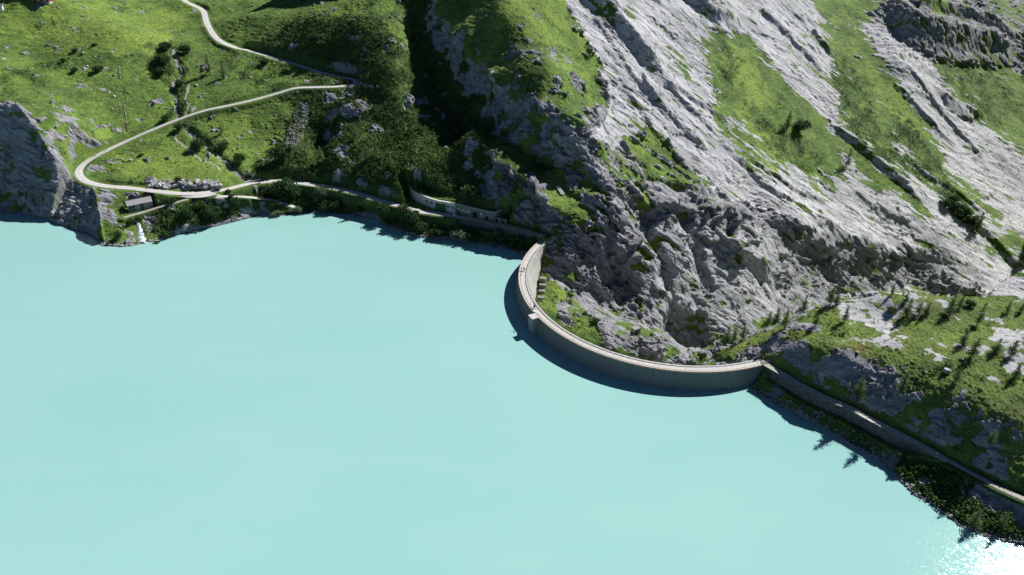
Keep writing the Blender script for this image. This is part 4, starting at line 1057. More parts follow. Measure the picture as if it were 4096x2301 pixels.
# intake tower on the lake side
ti = int(np.argmin(np.linalg.norm(C[:, :2] - un(2146, 1268, CREST_Z)[:2], axis=1)))
tt = tangents(C)[ti]; tn = np.array([tt[1], -tt[0]])        # towards the lake
tx, ty, tz = np.array([tt[0], tt[1], 0]), np.array([tn[0], tn[1], 0]), np.array([0, 0, 1.0])
tc = C[ti] + 1.75 * ty
b = MB(); b.box(tc + [0, 0, -6.0], (3.3, 2.7, 11.9), ax=(tx, ty, tz)); b.build('intake_tower', mat('tower concrete', _concrete((.40, .40, .38), 0, 1.5, 0.45)), dam)
b = MB(); b.box(tc + [0, 0, 0.09] - 0.0 * ty, (3.5, 2.9, 0.22), ax=(tx, ty, tz)); b.build('tower_cap', M_CREST, dam)
b = MB(); b.box(tc + 1.39 * ty + 0.3 * tx + [0, 0, -5.0], (0.5, 0.06, 6.0), ax=(tx, ty, tz)); b.build('tower_ladder', M_STEEL, dam)
# hoist frame and lamp posts on the crest beside the tower
hi = ti - 4; hp = C[hi]; ht = tangents(C)[hi]; hx = np.array([ht[0], ht[1], 0]); hy = np.array([-ht[1], ht[0], 0])
b = MB()
for dx in (-0.9, 0.9):
    b.tube([hp + 1.1 * hy + dx * hx, hp + 1.1 * hy + dx * hx * 0.6 + [0, 0, 2.5]], 0.10, 6)
    b.tube([hp + 2.4 * hy + dx * hx, hp + 1.1 * hy + dx * hx * 0.6 + [0, 0, 2.4]], 0.07, 6)
b.tube([hp + 1.1 * hy - 0.6 * hx + [0, 0, 2.5], hp + 1.1 * hy + 0.6 * hx + [0, 0, 2.5]], 0.11, 6)
b.box(hp + 1.1 * hy + [0, 0, 1.0], (0.5, 0.5, 0.8), ax=(hx, hy, tz)); b.build('hoist_frame', M_DARKSTEEL, dam)
b = MB(); lp = C[hi - 1] - 0.0 * hy; b.tube([lp, lp + [0, 0, 2.6]], 0.05, 6); b.box(lp + [0, 0, 2.6], (0.5, 0.16, 0.12)); b.build('gauge_post', M_DARKSTEEL, dam)
b = MB(); b.box(C[ti - 2] - 0.0 * hy + [0, 0, 0.35], (0.9, 0.7, 0.7), ax=(hx, hy, tz)); b.build('control_box', M_WHITE, dam)
# stairs and landings at the two ends
def end_stair(i, sgn, rise, run_, wall_hi):
    t = tangents(C)[i] * sgn; u = np.array([t[0], t[1], 0]); v = np.array([-t[1], t[0], 0]) * sgn; p = C[i] + 1.6 * v
    for k in range(7):
        h = rise * (k + 1) / 7
        b = MB(); b.box(p + u * (run_ * (k + 0.5) / 7) + [0, 0, h / 2 - 0.2], (run_ / 7 - 0.16, 3.3, h + 0.4), ax=(u, v, tz)); b.build('stair_step', M_CREST, dam)
    b = MB(); b.box(p + u * (run_ + 1.9) + [0, 0, rise - 0.5], (3.8, 4.2, 1.0), ax=(u, v, tz)); b.build('landing', M_CREST, dam)
    b = MB(); b.box(p + u * (run_ * 0.5 + 1.2) + v * 1.92 + [0, 0, rise * 0.5 + 0.3], (run_ + 2.6, 0.3, rise + 1.2), ax=(u, v, tz)); b.build('stair_wall', M_CREST, dam)
    b = MB()
    for h in (0.5, 1.0): b.tube([p + u * 0.2 - v * 1.75 + [0, 0, h], p + u * run_ - v * 1.75 + [0, 0, rise + h], p + u * (run_ + 2.6) - v * 1.75 + [0, 0, rise + h]], 0.035, 4)
    for q in (0.2, run_, run_ + 2.6): b.tube([p + u * q - v * 1.75 + [0, 0, min(q / run_, 1) * rise], p + u * q - v * 1.75 + [0, 0, min(q / run_, 1) * rise + 1.05]], 0.04, 4)
    b.build('stair_rail', M_STEEL, dam)
end_stair(0, -1, 1.4, 2.8, 1.0)
end_stair(len(C) - 1, 1, 0.7, 2.6, 1.0)
# stepped concrete blocks at the toe of the sunny face
BL = [(2176,1112,-3.5),(2175,1137,-5.2),(2173,1162,-6.8),(2169,1188,-8.0),(2164,1212,-9.2)]
for px, py, z in BL:
    p = un(px, py, z); j = int(np.argmin(np.linalg.norm(C[:, :2] - p[:2], axis=1)))
    t = tangents(C)[j]; u = np.array([t[0], t[1], 0]); v = np.array([-t[1], t[0], 0])
    b = MB(); b.box(p + [0, 0, -2.4] - 0.5 * v, (1.9, 3.0, 4.8), ax=(u, v, tz)); b.build('toe_block', M_CONC_DARK, dam)

# ================================================================== RETAINING WALLS WITH FENCES
def _masonry(base):
    def f(nt, b):
        co = coords(nt)
        v = N(nt, 'ShaderNodeTexVoronoi', Vector=co, Scale=1.5); v2 = N(nt, 'ShaderNodeTexVoronoi', _feature='DISTANCE_TO_EDGE', Vector=co, Scale=1.5).outputs['Distance']
        c = ramp(nt, N(nt, 'ShaderNodeSeparateColor', i0=v.outputs['Color']).outputs[0], [(0, tuple(x * 0.6 for x in base)), (1, tuple(x * 1.35 for x in base))])
        c = mixc(nt, ramp_f(nt, v2, 0.06, 0.02), c, tuple(x * 0.35 for x in base))
        c = mixc(nt, mth(nt, 'MULTIPLY', ramp_f(nt, noise_n(nt, co, 0.5, 5, 0.7), 0.5, 0.65), 0.6), c, (.05, .06, .03))
        nt.links.new(c, b.inputs['Base Color']); bump(nt, b, v2, 0.6, 0.1)
    return f
M_MASON = mat('rubble masonry', _masonry((.125, .125, .12)))
def wall_strip(name, L, dtop, depth, thick, m, parent):
    run = np.r_[0, np.cumsum(np.linalg.norm(np.diff(L[:, :2], axis=0), axis=1))]
    return sweep(name, [(0.0, dtop), (thick, dtop), (thick, -depth), (-0.35, -depth)], m, parent, L=L, run=run)
wl = resample(W_LEFT, 1.0)
w1 = tag(empty('retaining_wall', tuple(wl[len(wl) // 2])), 'dark stone retaining wall under the walkway from bunker to dam', 'retaining wall')
wall_strip('wall', wl, 0.12, 5.0, 0.5, M_MASON, w1); wall_strip('coping', offset(wl, -0.06), 0.2, -0.125, 0.62, M_CONC, w1)
f1 = tag(empty('picket_fence', tuple(wl[len(wl) // 2] + [0, 0, 0.2])), 'brown picket fence on the walkway wall between bunker and dam', 'fence')
M_WOOD = plain('weathered brown wood', (.11, .085, .065), 0.3, 4, 0.85); M_OLDWOOD = plain('silvered wood', (.24, .205, .175), 0.3, 4, 0.85)
fl = offset(wl, 0.22)
b = MB()
for h in (0.45, 1.05): b.tube([(p[0], p[1], p[2] + 0.2 + h) for p in fl], 0.045, 4)
b.build('fence_rail', M_OLDWOOD, f1)
b = MB(); ff = resample(wl[int(len(wl) * 0.3):], 0.22); ff = offset(ff, 0.15)
for p in ff: b.box((p[0], p[1], p[2] + 0.82), (0.09, 0.04, 1.1))
b.build('picket', M_WOOD, f1)['kind'] = 'stuff'
for p in fl[1::3]:
    b = MB(); b.box((p[0], p[1], p[2] + 0.78), (0.12, 0.12, 1.2)); b.build('fence_post', M_OLDWOOD, f1)
wr = resample(W_RIGHT, 1.0)
w2 = tag(empty('embankment_wall', tuple(wr[len(wr) // 2])), 'long dark stone embankment wall below the footpath beside the lake', 'retaining wall')
wall_strip('wall', wr, 0.10, 4.6, 0.55, M_MASON, w2); wall_strip('coping', offset(wr, -0.05), 0.18, -0.105, 0.6, M_CONC, w2)
f2 = tag(empty('guard_rail', tuple(wr[len(wr) // 2] + [0, 0, 0.2])), 'long thin grey guard rail along the footpath above the lake', 'railing')
gl = offset(wr, 0.3); b = MB()
for h in (0.5, 0.98): b.tube([(p[0], p[1], p[2] + 0.18 + h) for p in gl], 0.045, 4)
b.build('rail', M_GALV, f2)
for p in gl[1::3]:
    b = MB(); b.tube([(p[0], p[1], p[2] + 0.15), (p[0], p[1], p[2] + 1.2)], 0.05, 5); b.build('railing_post', M_GALV, f2)
# masonry below the hut track
hw = resample(offset(R_HUT[int(len(R_HUT) * .30):], 1.55), 1.0)
hs = offset(R_HUT[int(len(R_HUT) * .30):], 1.55)
if hs[len(hs) // 2][1] > R_HUT[int(len(R_HUT) * .65)][1]: hw = resample(offset(R_HUT[int(len(R_HUT) * .30):], -1.55), 1.0)
hw = hw[::-1]
w3 = tag(empty('track_wall', tuple(hw[len(hw) // 2])), 'dark rubble wall holding up the track below the grey hut', 'retaining wall')
wall_strip('wall', hw, 0.05, 3.4, 0.5, M_MASON, w3)

# ================================================================== BUNKER BUILDING
BK = resample(BUNK, 0.5); BR = np.r_[0, np.cumsum(np.linalg.norm(np.diff(BK[:, :2], axis=0), axis=1))]
def bunk_at(px, z=10.9):
    """point on the bunker wall that the photo shows in this pixel column"""
    j = int(np.argmin(np.abs(project(BK[:, 0], BK[:, 1], np.full(len(BK), z))[0][6:-8] - px))) + 6
    t = tangents(BK)[j]; return BK[j], np.array([t[0], t[1], 0]), np.array([-t[1], t[0], 0])
jm = int(np.argmin(np.abs(project(BK[:, 0], BK[:, 1], np.full(len(BK), 10.9))[0] - 1820)))
bk = tag(empty('bunker_building', tuple(BK[jm])), 'long low concrete building with grass roof and green double door', 'building')
BZ = 8.4; top = 13.85
def bwall(name, i0, i1, m, t=0.6, ztop=top):
    L = BK[i0:i1].copy(); L[:, 2] = BZ
    return sweep(name, [(0, 0), (0, ztop - BZ), (t, ztop - BZ), (t, 0)], m, bk, L=L, run=BR[i0:i1])
w = bwall('front_wall', 0, jm + 1, mat('light bunker concrete', _concrete((.56, .56, .53), 6.0, 0, 0.25))); w['label'] = 'pale concrete front wall curving back at its end'
w = bwall('annex_wall', jm + 1, len(BK), M_CONC_DARK); w['label'] = 'dark stained boarded wall with small white framed windows'
Lc = BK.copy(); Lc[:, 2] = top + 0.02
sweep('roof_coping', [(-0.12, 0), (-0.12, 0.16), (0.75, 0.16), (0.75, 0)], plain('bright coping', (.55, .54, .51), 0.08, 3), bk, L=Lc, run=BR)
M_GREEN = plain('green painted wood', (.035, .11, .03), 0.2, 4, 0.6); M_GLASS = plain('dark window glass', (.02, .025, .03), 0.2, 3, 0.12)
def panel(px0, px1, z0, z1, name, m, out=0.05, parent=bk, thick=0.12):
    z0 -= .6; z1 -= .6; (p0, u, v), (p1, _, _) = bunk_at(px0), bunk_at(px1)
    c = (p0 + p1) / 2; d = p1 - p0; d[2] = 0; ln = np.linalg.norm(d); u = d / ln; v = np.array([-u[1], u[0], 0])
    b = MB(); b.box(np.array([c[0], c[1], (z0 + z1) / 2]) - v * out, (ln, thick, z1 - z0), ax=(u, v, tz))
    return b.build(name, m, parent), c, u, v, ln
d_, c, u, v, ln = panel(1742, 1784, 9.3, 13.2, 'double_door', M_GREEN, out=0.30)
b = MB()
for k in range(1, 5): b.box(np.array([c[0], c[1], 10.6]) + u * ln * (k / 5 - .5) - v * 0.38, (0.07, 0.05, 3.8), ax=(u, v, tz))
b.build('door_batten', plain('dark green batten', (.015, .06, .015)), d_)
for k in range(5):
    b = MB(); cc = np.array([c[0], c[1], 11.75]) + u * ln * ((k + .5) / 5 - .5) - v * 0.37
    b.tube([cc, cc - v * 0.05], 0.26, 10); b.build('door_window', plain('round door light', (.42, .40, .35), 0.2) if k == 0 else bpy.data.materials['round door light'], d_)
for a, z in ((1704.5, 11.7), (1723.5, 11.7), (1788.5, 11.6), (1808, 11.6)):
    panel(a, a + 8, z, z + 1.15, 'shutter', M_GREEN)
for a, w_, z0, z1 in ((1829.5, 7.5, 12.2, 12.75), (1850, 7, 12.1, 12.7), (1872, 7, 12.1, 12.7), (1922, 7.5, 12.2, 12.85), (1851, 6, 11.35, 11.6), (1872, 7, 11.35, 11.7)):
    f, c, u, v, ln = panel(a, a + w_, z0, z1, 'window', M_WHITE)
    b = MB(); b.box(np.array([c[0], c[1], (z0 + z1) / 2 - .6]) - v * 0.12, (ln * 0.7, 0.06, (z1 - z0) * 0.55), ax=(u, v, tz)); b.build('pane', M_GLASS, f)
for a, w_, z1 in ((1829.5, 7, 11.8), (1943, 8, 12.0)): panel(a, a + w_, 9.3, z1, 'door', plain('dark brown door', (.022, .019, .017), 0.3))
panel(1891, 1909, 9.3, 12.6, 'garage_door', plain('black boarded gate', (.02, .02, .02), 0.3), out=0.12)
M_BOARD = plain('pale notice board', (.42, .45, .44), 0.15, 6)
for a, w_, z0, z1 in ((1839, 10, 11.0, 11.75), (1858, 10, 10.9, 11.6), (1922.5, 7, 11.0, 11.7)): panel(a, a + w_, z0, z1, 'notice_board', M_BOARD)
b = MB(); p, u, v = bunk_at(1826); b.tube([p - v * 0.1 + [0, 0, 0], np.array([p[0], p[1], 13.6]) - v * 0.1], 0.06, 5); b.build('downpipe', M_STEEL, bk)
# chimney stub on the grass roof
def shed(px, py, z, w, d, h, rz, mw, mr, label):
    p = un(px, py, z); t = tag(empty('concrete_shed', tuple(p), rz), label, 'shed')
    b = MB(); b.box((0, 0, h / 2 - 0.6), (w, d, h + 1.2)); b.build('wall', mw, t, local=True)
    b = MB(); b.box((0, -0.1, h + 0.1), (w + 0.35, d + 0.4, 0.18)); b.build('roof', mr, t, local=True)
    b = MB(); b.box((-w * 0.2, -d / 2 - 0.03, 0.95), (w * 0.35, 0.06, 1.9)); b.build('door', M_DARK, t, local=True)
    return t
M_SHED = mat('shed concrete', _concrete((.25, .25, .24), 0, 0.6, 0.6))
shed(1995, 886, 8.8, 3.2, 2.2, 2.5, -0.25, M_SHED, plain('mossy roof slab', (.06, .075, .04), 0.3), 'grey concrete shed with mossy flat roof at the dark end of the bunker')
shed(2019, 892, 8.8, 1.9, 1.5, 1.7, -0.25, plain('pinkish grey panel', (.28, .25, .235), 0.15), plain('pinkish grey lid', (.33, .30, .28), 0.15), 'small pale flat topped shed standing nearest the dam')
# stone niche on the lake side of the bunker forecourt
p = hit(1665, 855); t = tag(empty('stone_niche', tuple(p), -0.2), 'low stone niche with dark opening at the road edge before the bunker', 'shelter')
b = MB(); b.box((-1.0, 0, .6), (0.5, 1.6, 2.6)); b.box((1.0, 0, .6), (0.5, 1.6, 2.6)); b.build('wall', M_MASON, t, local=True)
b = MB(); b.box((0, 0.2, 2.02), (3.2, 2.0, 0.3)); b.build('roof_slab', M_CONC, t, local=True)
b = MB(); b.box((0, 0.6, .7), (1.5, 0.2, 2.2)); b.build('back_wall', M_DARK, t, local=True)
p, u, v = bunk_at(1826); p = un(1816, 864, 9.4); t = tag(empty('white_sign', tuple(p)), 'small white tilted sign board at the start of the walkway fence', 'sign')
b = MB(); b.tube([(0, 0, -1.4), (0, 0, .6)], 0.05, 6); b.build('post', M_OLDWOOD, t, local=True)
b = MB(); b.box((0.1, -0.05, .6), (0.9, 0.06, 0.6)); b.build('board', M_WHITE, t, local=True)

# ================================================================== HUT
hd_ = hut_b - hut_a; hl = float(np.linalg.norm(hd_[:2])); hrz = math.atan2(hd_[1], hd_[0]); HD_ = 5.4; HH = 3.9
hut = tag(empty('grey_hut', tuple(hut_a), hrz), 'grey hut with ribbed metal roof and teal doors above the waterfall', 'hut')
def _render(nt, b):
    co = coords(nt); n = noise_n(nt, co, 1.2, 6, 0.65); zz = N(nt, 'ShaderNodeSeparateXYZ', i0=co).outputs['Z']
    c = ramp(nt, n, [(0.3, (.27, .255, .225)), (0.7, (.36, .345, .31))])
    j = ramp_f(nt, mth(nt, 'FRACT', mth(nt, 'MULTIPLY', zz, 2.5)), 0.12, 0.02)
    c = mixc(nt, mth(nt, 'MULTIPLY', j, 0.3), c, (.16, .15, .13)); nt.links.new(c, b.inputs['Base Color'])
M_RENDER = mat('block wall render', _render)
b = MB(); b.add([(0, 0, -0.6), (hl, 0, -0.6), (hl, HD_, -0.6), (0, HD_, -0.6), (0, 0, HH), (hl, 0, HH), (hl, HD_, HH), (0, HD_, HH), (0, HD_ / 2, HH + 1.5), (hl, HD_ / 2, HH + 1.5)],
    [(0, 1, 5, 4), (1, 2, 6, 9, 5), (2, 3, 7, 6), (3, 0, 4, 8, 7), (0, 3, 2, 1)]); b.build('wall', M_RENDER, hut, local=True)
M_ROOF = plain('grey ribbed metal', (.20, .20, .21), 0.12, 2.5, 0.45, 0.3)
b = MB(); nr = int(hl / 0.28); k0 = 0.5
for side in (0, 1):
    y0, y1 = (-0.45, HD_ / 2) if side == 0 else (HD_ + 0.45, HD_ / 2)
    V = []; Fq = []
    za = HH - 0.22; zb = HH + 1.62
    for i in range(2 * nr + 1):
        xx = -0.3 + (hl + 0.6) * i / (2 * nr); rib = 0.06 if i % 2 else 0.0
        V += [(xx, y0, za + rib), (xx, y1, zb + rib), (xx, y0, za - 0.08), (xx, y1, zb - 0.08)]
    for i in range(2 * nr):
        a = 4 * i; Fq += [(a, a + 4, a + 5, a + 1), (a + 2, a + 3, a + 7, a + 6), (a, a + 2, a + 6, a + 4)]
    b.add(V, Fq)
rf = b.build('roof', M_ROOF, hut, local=True)
b = MB(); b.box((hl / 2, HD_ / 2, HH + 1.68), (hl + 0.62, 0.35, 0.08)); b.build('ridge_cap', M_ROOF, rf, local=True)
M_TEAL = plain('teal painted boards', (.02, .11, .10), 0.25, 4, 0.6)
def hut_part(name, x0, x1, z0, z1, m, parent=hut, out=0.06):
    b = MB(); b.box(((x0 + x1) / 2, -out, (z0 + z1) / 2), (x1 - x0, 0.12, z1 - z0)); return b.build(name, m, parent, local=True)
for x0, x1 in ((0.5, 1.75), (2.05, 3.35)):
    w = hut_part('window', x0 * hl / 12, x1 * hl / 12, 0.55, 3.2, M_TEAL)
    hut_part('frame', x0 * hl / 12 - 0.05, x1 * hl / 12 + 0.05, 1.72, 1.86, M_CONC, w, 0.08)
    for z0, z1 in ((0.75, 1.6), (1.98, 3.05)):
        hut_part('pane', (x0 + 0.15) * hl / 12, (x1 - 0.15) * hl / 12, z0, z1, M_GLASS, w, 0.085)
dr = hut_part('door', 6.0 * hl / 12, 7.7 * hl / 12, 0.02, 3.2, M_TEAL)
hut_part('transom', 6.05 * hl / 12, 7.65 * hl / 12, 2.5, 3.15, M_GLASS, dr, 0.085)
hut_part('handle', 7.2 * hl / 12, 7.35 * hl / 12, 1.1, 1.25, M_GALV, dr, 0.1)
b = MB(); b.box((hl + 0.12, HD_ * .5, HH * .5 - .1), (0.16, HD_ * .96, HH - .2)); b.build('gable_wall', plain('pale pinkish plaster', (.47, .42, .38), 0.1, 2), hut, local=True)  # gable end plaster, paler and pinker than the block walls

# ================================================================== CHALET AND WHITE HOUSE AT THE TOP LEFT
pc = hit(198, 15); pl_ = hit(40, 1); pr = hit(246, 1)
dirl = (pl_ - pc)[:2]; dirl = np.array([-1.0, 0.22]); dirl /= np.linalg.norm(dirl); dirr = np.array([0.62, 0.78])
dirr = np.array([-dirl[1], dirl[0]]) * -1; dirr = dirr if dirr[1] > 0 else -dirr
ch = tag(empty('mountain_chalet', (pc[0], pc[1], pc[2])), 'large timber chalet with red brown walls cut off by the top edge', 'chalet')
cx, cy = np.array([dirl[0], dirl[1], 0]), np.array([dirr[0], dirr[1], 0]); CL, CW, CHH = 46.0, 13.0, 4.2
cc = pc + cx * CL / 2 + cy * CW / 2
b = MB(); b.box(cc + [0, 0, -1.2], (CL + .5, CW + .5, 4.2), ax=(cx, cy, tz)); b.build('stone_base', plain('whitewashed base', (.50, .49, .47), 0.1, 1.5), ch)
b = MB(); b.box(cc + [0, 0, CHH / 2 + 0.9], (CL, CW, CHH), ax=(cx, cy, tz)); b.build('wall', plain('red brown timber', (.20, .075, .035), 0.35, 1.2), ch)
b = MB()
for s in (-1, 1): b.box(cc + cy * s * CW * 0.29 + [0, 0, CHH + 2.4], (CL + 3, CW * 0.74, 0.35), ax=(cx, cy * math.cos(0.42) - tz * s * math.sin(0.42), tz * math.cos(0.42) + cy * s * math.sin(0.42)))
b.build('roof', M_ROOF, ch)
for k in range(9):
    b = MB(); b.box(pc + cx * (3 + 5 * k) - cy * 0.05 + [0, 0, 2.4], (1.4, 0.12, 1.5), ax=(cx, cy, tz)); f = b.build('window', M_WHITE, ch)
    b = MB(); b.box(pc + cx * (3 + 5 * k) - cy * 0.11 + [0, 0, 2.4], (1.1, 0.06, 1.2), ax=(cx, cy, tz)); b.build('pane', M_GLASS, f)
pw = hit(8, 52)
wh = tag(empty('white_house', tuple(pw)), 'white walled house corner at the left edge of the meadow', 'house')
b = MB(); b.box(pw + [-4.4, 2.0, 1.5], (8, 5, 5.2), rz=0.45); b.build('wall', M_WHITE, wh)
b = MB(); b.box(pw + [-4.4, 2.0, 4.4], (9, 6, 0.5), rz=0.45); b.build('roof', M_ROOF, wh)
b = MB(); b.box(pw + [-2.6, -0.35, 1.6], (1.0, 0.3, 1.3), rz=0.45); b.build('window', M_GLASS, wh)
p = hit(11, 28); t = tag(empty('timber_fence', tuple(p)), 'short pale timber fence beside the white house', 'fence')
q = hit(19, 9)
b = MB(); b.tube([p + [0, 0, .9], q + [0, 0, .9]], 0.12, 5); b.tube([p + [0, 0, .45], q + [0, 0, .45]], 0.1, 5); b.build('rail', M_OLDWOOD, t)
for k in range(4):
    b = MB(); r = p + (q - p) * k / 3; b.tube([r + [0, 0, -.4], r + [0, 0, 1.1]], 0.1, 5); b.build('fence_post', M_OLDWOOD, t)

# ================================================================== BRIDGE, WATERFALL, SMALL STRUCTURES
bi = int(np.argmin(np.linalg.norm(R_MAIN[:, :2] - un(1022, 733, 12.4)[:2], axis=1))); bp = R_MAIN[bi]; bt = tangents(R_MAIN)[bi]
bu, bv = np.array([bt[0], bt[1], 0]), np.array([-bt[1], bt[0], 0])
br = tag(empty('road_bridge', tuple(bp)), 'small concrete road bridge over the stream gully', 'bridge')
nearsgn = -1 if bv[1] > 0 else 1
b = MB(); b.box(bp + [0, 0, -0.38], (6.2, 4.9, 0.5), ax=(bu, bv, tz)); b.build('deck', M_CONC, br)
for s, nm in ((nearsgn, 'kerb_beam'), (-nearsgn, 'parapet')):
    b = MB(); b.box(bp + bv * s * 2.5 + [0, 0, 0.12 if nm == 'kerb_beam' else 0.3], (5.6 if nm == 'kerb_beam' else 8.5, 0.35, 0.55 if nm == 'kerb_beam' else 0.8), ax=(bu, bv, tz)); b.build(nm, M_OLDWOOD if nm == 'kerb_beam' else M_WHITE, br)
for s in (-1, 1):
    b = MB(); b.box(bp + bu * s * 2.6 + [0, 0, -2.1], (0.8, 4.7, 2.9), ax=(bu, bv, tz)); b.build('abutment', M_MASON, br)
# falls
FALL = [(548,884,7),(551,895,8),(555,910,10),(560,928,13),(564,946,15),(567,962,17),(568,974,15)]
def _foam(nt, b):
    co = coords(nt); mp = N(nt, 'ShaderNodeMapping', Vector=co, Scale=(1.0, 0.45, 0.45)); n = noise_n(nt, mp.outputs[0], 1.1, 6, 0.75)
    nt.links.new(ramp(nt, n, [(0.40, (.10, .15, .17)), (0.48, (.36, .43, .46)), (0.55, (.62, .67, .69)), (0.64, (.82, .83, .84))]), b.inputs['Base Color'])
    b.inputs['Roughness'].default_value = 0.4; bump(nt, b, n, 0.8, 0.3)
V = []; nv = 13
fallp = resample([np.array([a, b_, c_]) for a, b_, c_ in FALL], 2.5)
for a, b_, c_ in fallp:
    hc_ = hit(a, b_); dp_ = hc_[1] * CP - (hc_[2] - CAM_Z) * SP
    for k in np.linspace(-1, 1, nv):
        h_ = hc_ + np.array([k * c_ * (1 + 0.2 * math.sin(b_ * .35)) * dp_ / F_PX, 0.0, 0.0])
        h_[2] = max(h_[2], 0.0) + 0.55 * (1 - k * k) + 0.12 * float(noise3(h_[0] * 1.3, h_[1] * 1.3, 5.0)) + 0.08; V.append(h_)
wf = mesh_np('waterfall', V, [grid_faces(len(fallp), nv)], mat('white water', _foam), smooth=True)
tag(wf, 'foaming white waterfall tumbling into the lake below the hut', 'waterfall')
# survey pillars, bench slab, portal, pier
def pillar(px, py, h, label):
    p = hit(px, py); t = tag(empty('survey_pillar', tuple(p)), label, 'pillar')
    b = MB(); b.box((0, 0, h * .3 - .4), (0.9, 0.9, h * .6 + .8)); b.build('base', M_CONC, t, local=True)
    b = MB(); b.tube([(0, 0, h * .6), (0, 0, h)], 0.28, 10); b.build('shaft', M_WHITE, t, local=True)
    b = MB(); b.tube([(0, 0, h), (0, 0, h + .1)], 0.42, 10); b.build('cap', M_WHITE, t, local=True)
pillar(2343, 930, 2.6, 'white capped survey pillar on dark rock above the dam stairs')
pillar(2649, 718, 1.7, 'small white survey pillar on the grassy rock shelf')
pillar(2886, 1384, 1.6, 'white survey pillar on the green hummock behind the dam')
p0, p1 = hit(2231, 752), hit(2251, 782); d = p1 - p0; ln = float(np.linalg.norm(d)); u = d / ln; v = np.cross((0, 0, 1), u); v /= np.linalg.norm(v); w = np.cross(u, v)
t = tag(empty('concrete_block', tuple((p0 + p1) / 2)), 'grey concrete block with two grooves lying on the rock slope', 'block')
b = MB()
for s in (-0.55, 0.55): b.box((p0 + p1) / 2 + v * s + w * .3, (ln, 0.85, 0.9), ax=(u, v, w))
b.build('beam', M_OLDWOOD if False else plain('brownish concrete', (.30, .28, .25), 0.15), t)
b = MB(); b.box(p0 + w * .4, (1.1, 2.3, 1.0), ax=(u, v, w)); b.build('head_block', M_CONC, t)
p = hit(2549, 1338); t = tag(empty('gallery_portal', tuple(p), 0.5), 'pale concrete gallery portal among the boulders behind the dam', 'portal')
b = MB(); b.prism([(-1.6, 0), (1.6, 0), (1.6, 2.4), (-1.6, 2.4)], -1.5, 2.8); b.build('wall', M_SHED, t, local=True)
b = MB(); b.box((-0.7, -0.05, 0.9), (1.3, 0.2, 2.0)); b.build('opening', M_DARK, t, local=True)
b = MB(); b.box((0.9, -0.06, 1.2), (0.8, 0.14, 1.2)); b.build('panel', M_TEAL, t, local=True)
p = hit(2095, 1012); p[2] = max(p[2], 0); t = tag(empty('stone_pier', tuple(p)), 'small ruined stone pier with iron frame at the shore by the dam', 'pier')
b = MB(); b.box((-0.9, 0, .3), (0.8, 1.2, 2.2)); b.box((0.6, 0.2, .1), (0.8, 1.2, 1.6)); b.build('stone', M_CONC, t, local=True)
b = MB(); b.tube([(-1.2, -.4, -.6), (-1.2, -.4, 1.8)], .08, 5); b.tube([(1.3, -.4, -.6), (1.3, -.4, 1.5)], .08, 5); b.tube([(-1.2, -.4, 1.5), (1.3, -.4, 1.4)], .08, 5); b.build('frame', M_DARKSTEEL, t, local=True)
p = hit(3086, 1346); t = tag(empty('bent_marker', tuple(p)), 'thin bent whitish marker post on the grass above the dam end', 'marker')
b = MB(); b.tube([(0, 0, -.3), (.05, 0, 1.0), (.35, 0, 1.7), (.1, 0, 2.6)], .11, 6); b.build('post', M_OLDWOOD, t, local=True)
# old pipes / poles lying down the meadow
for pts, r, lab in (([(496,421),(501,455),(506,490),(511,526)], 0.18, 'rusty brown pipe lying down the meadow just above the road'),
                    ([(475,268),(477,290),(480,312)], 0.13, 'short rusty pipe lying higher up the meadow')):
    P = [hit(*a) for a in pts]; t = tag(empty('rusty_pipe', tuple(P[0])), lab, 'pipe')
    b = MB(); b.tube([q_ + [0, 0, .35] for q_ in P], r, 8); b.build('pipe', plain('rusty iron', (.17, .12, .11), 0.3), t, smooth=True)
    b = MB()
    for q_ in P:
        b = MB(); b.box(q_ + [0, 0, 0.0], (0.8, 0.5, 0.7)); b.build('support', M_CONC, t)
p = [hit(521, 622), hit(522, 643)]; t = tag(empty('cable_mast', tuple(p[1])), 'thin grey mast on concrete footing inside the road bend', 'mast')
b = MB(); b.tube([(0, 0, 0), (0, 0, 3.4)], .1, 6); b.build('mast', M_OLDWOOD, t, local=True); b = MB(); b.box((0, 0, .1), (1.6, 1.2, 1.4)); b.build('footing', M_CONC, t, local=True)

# ================================================================== CAR
cp_ = un(866, 762, 13.66); car = tag(empty('parked_car', tuple(cp_), math.radians(14)), 'dark blue grey car parked on the gravel beside the boulders', 'car')
M_CAR = plain('blue grey car paint', (.07, .085, .11), 0.05, 2, 0.25, 0.4)
prof = [(-2.1, .35), (-2.12, .75), (-1.95, .95), (-1.0, 1.02), (-0.35, 1.5), (1.1, 1.52), (1.85, 1.1), (2.1, .95), (2.12, .4)]
V = []; n = len(prof)
for yy, tuck in ((-0.88, 0), (-0.62, 1), (0.62, 1), (0.88, 0)):
    for x_, z_ in prof:
        up = z_ > 1.05
        V.append((x_, yy if not (up and tuck == 0) else yy * 0.8, z_ - (0.03 if tuck == 0 else 0)))
Fq = []
for a in range(3):
    for i in range(n - 1): Fq.append((a * n + i, a * n + i + 1, (a + 1) * n + i + 1, (a + 1) * n + i))
    Fq.append((a * n, (a + 1) * n, (a + 1) * n + n - 1, a * n + n - 1))
Fq += [tuple(range(n)), tuple(range(3 * n, 4 * n))[::-1]]
b = MB(); b.add(V, Fq); b.build('body', M_CAR, car, local=True)
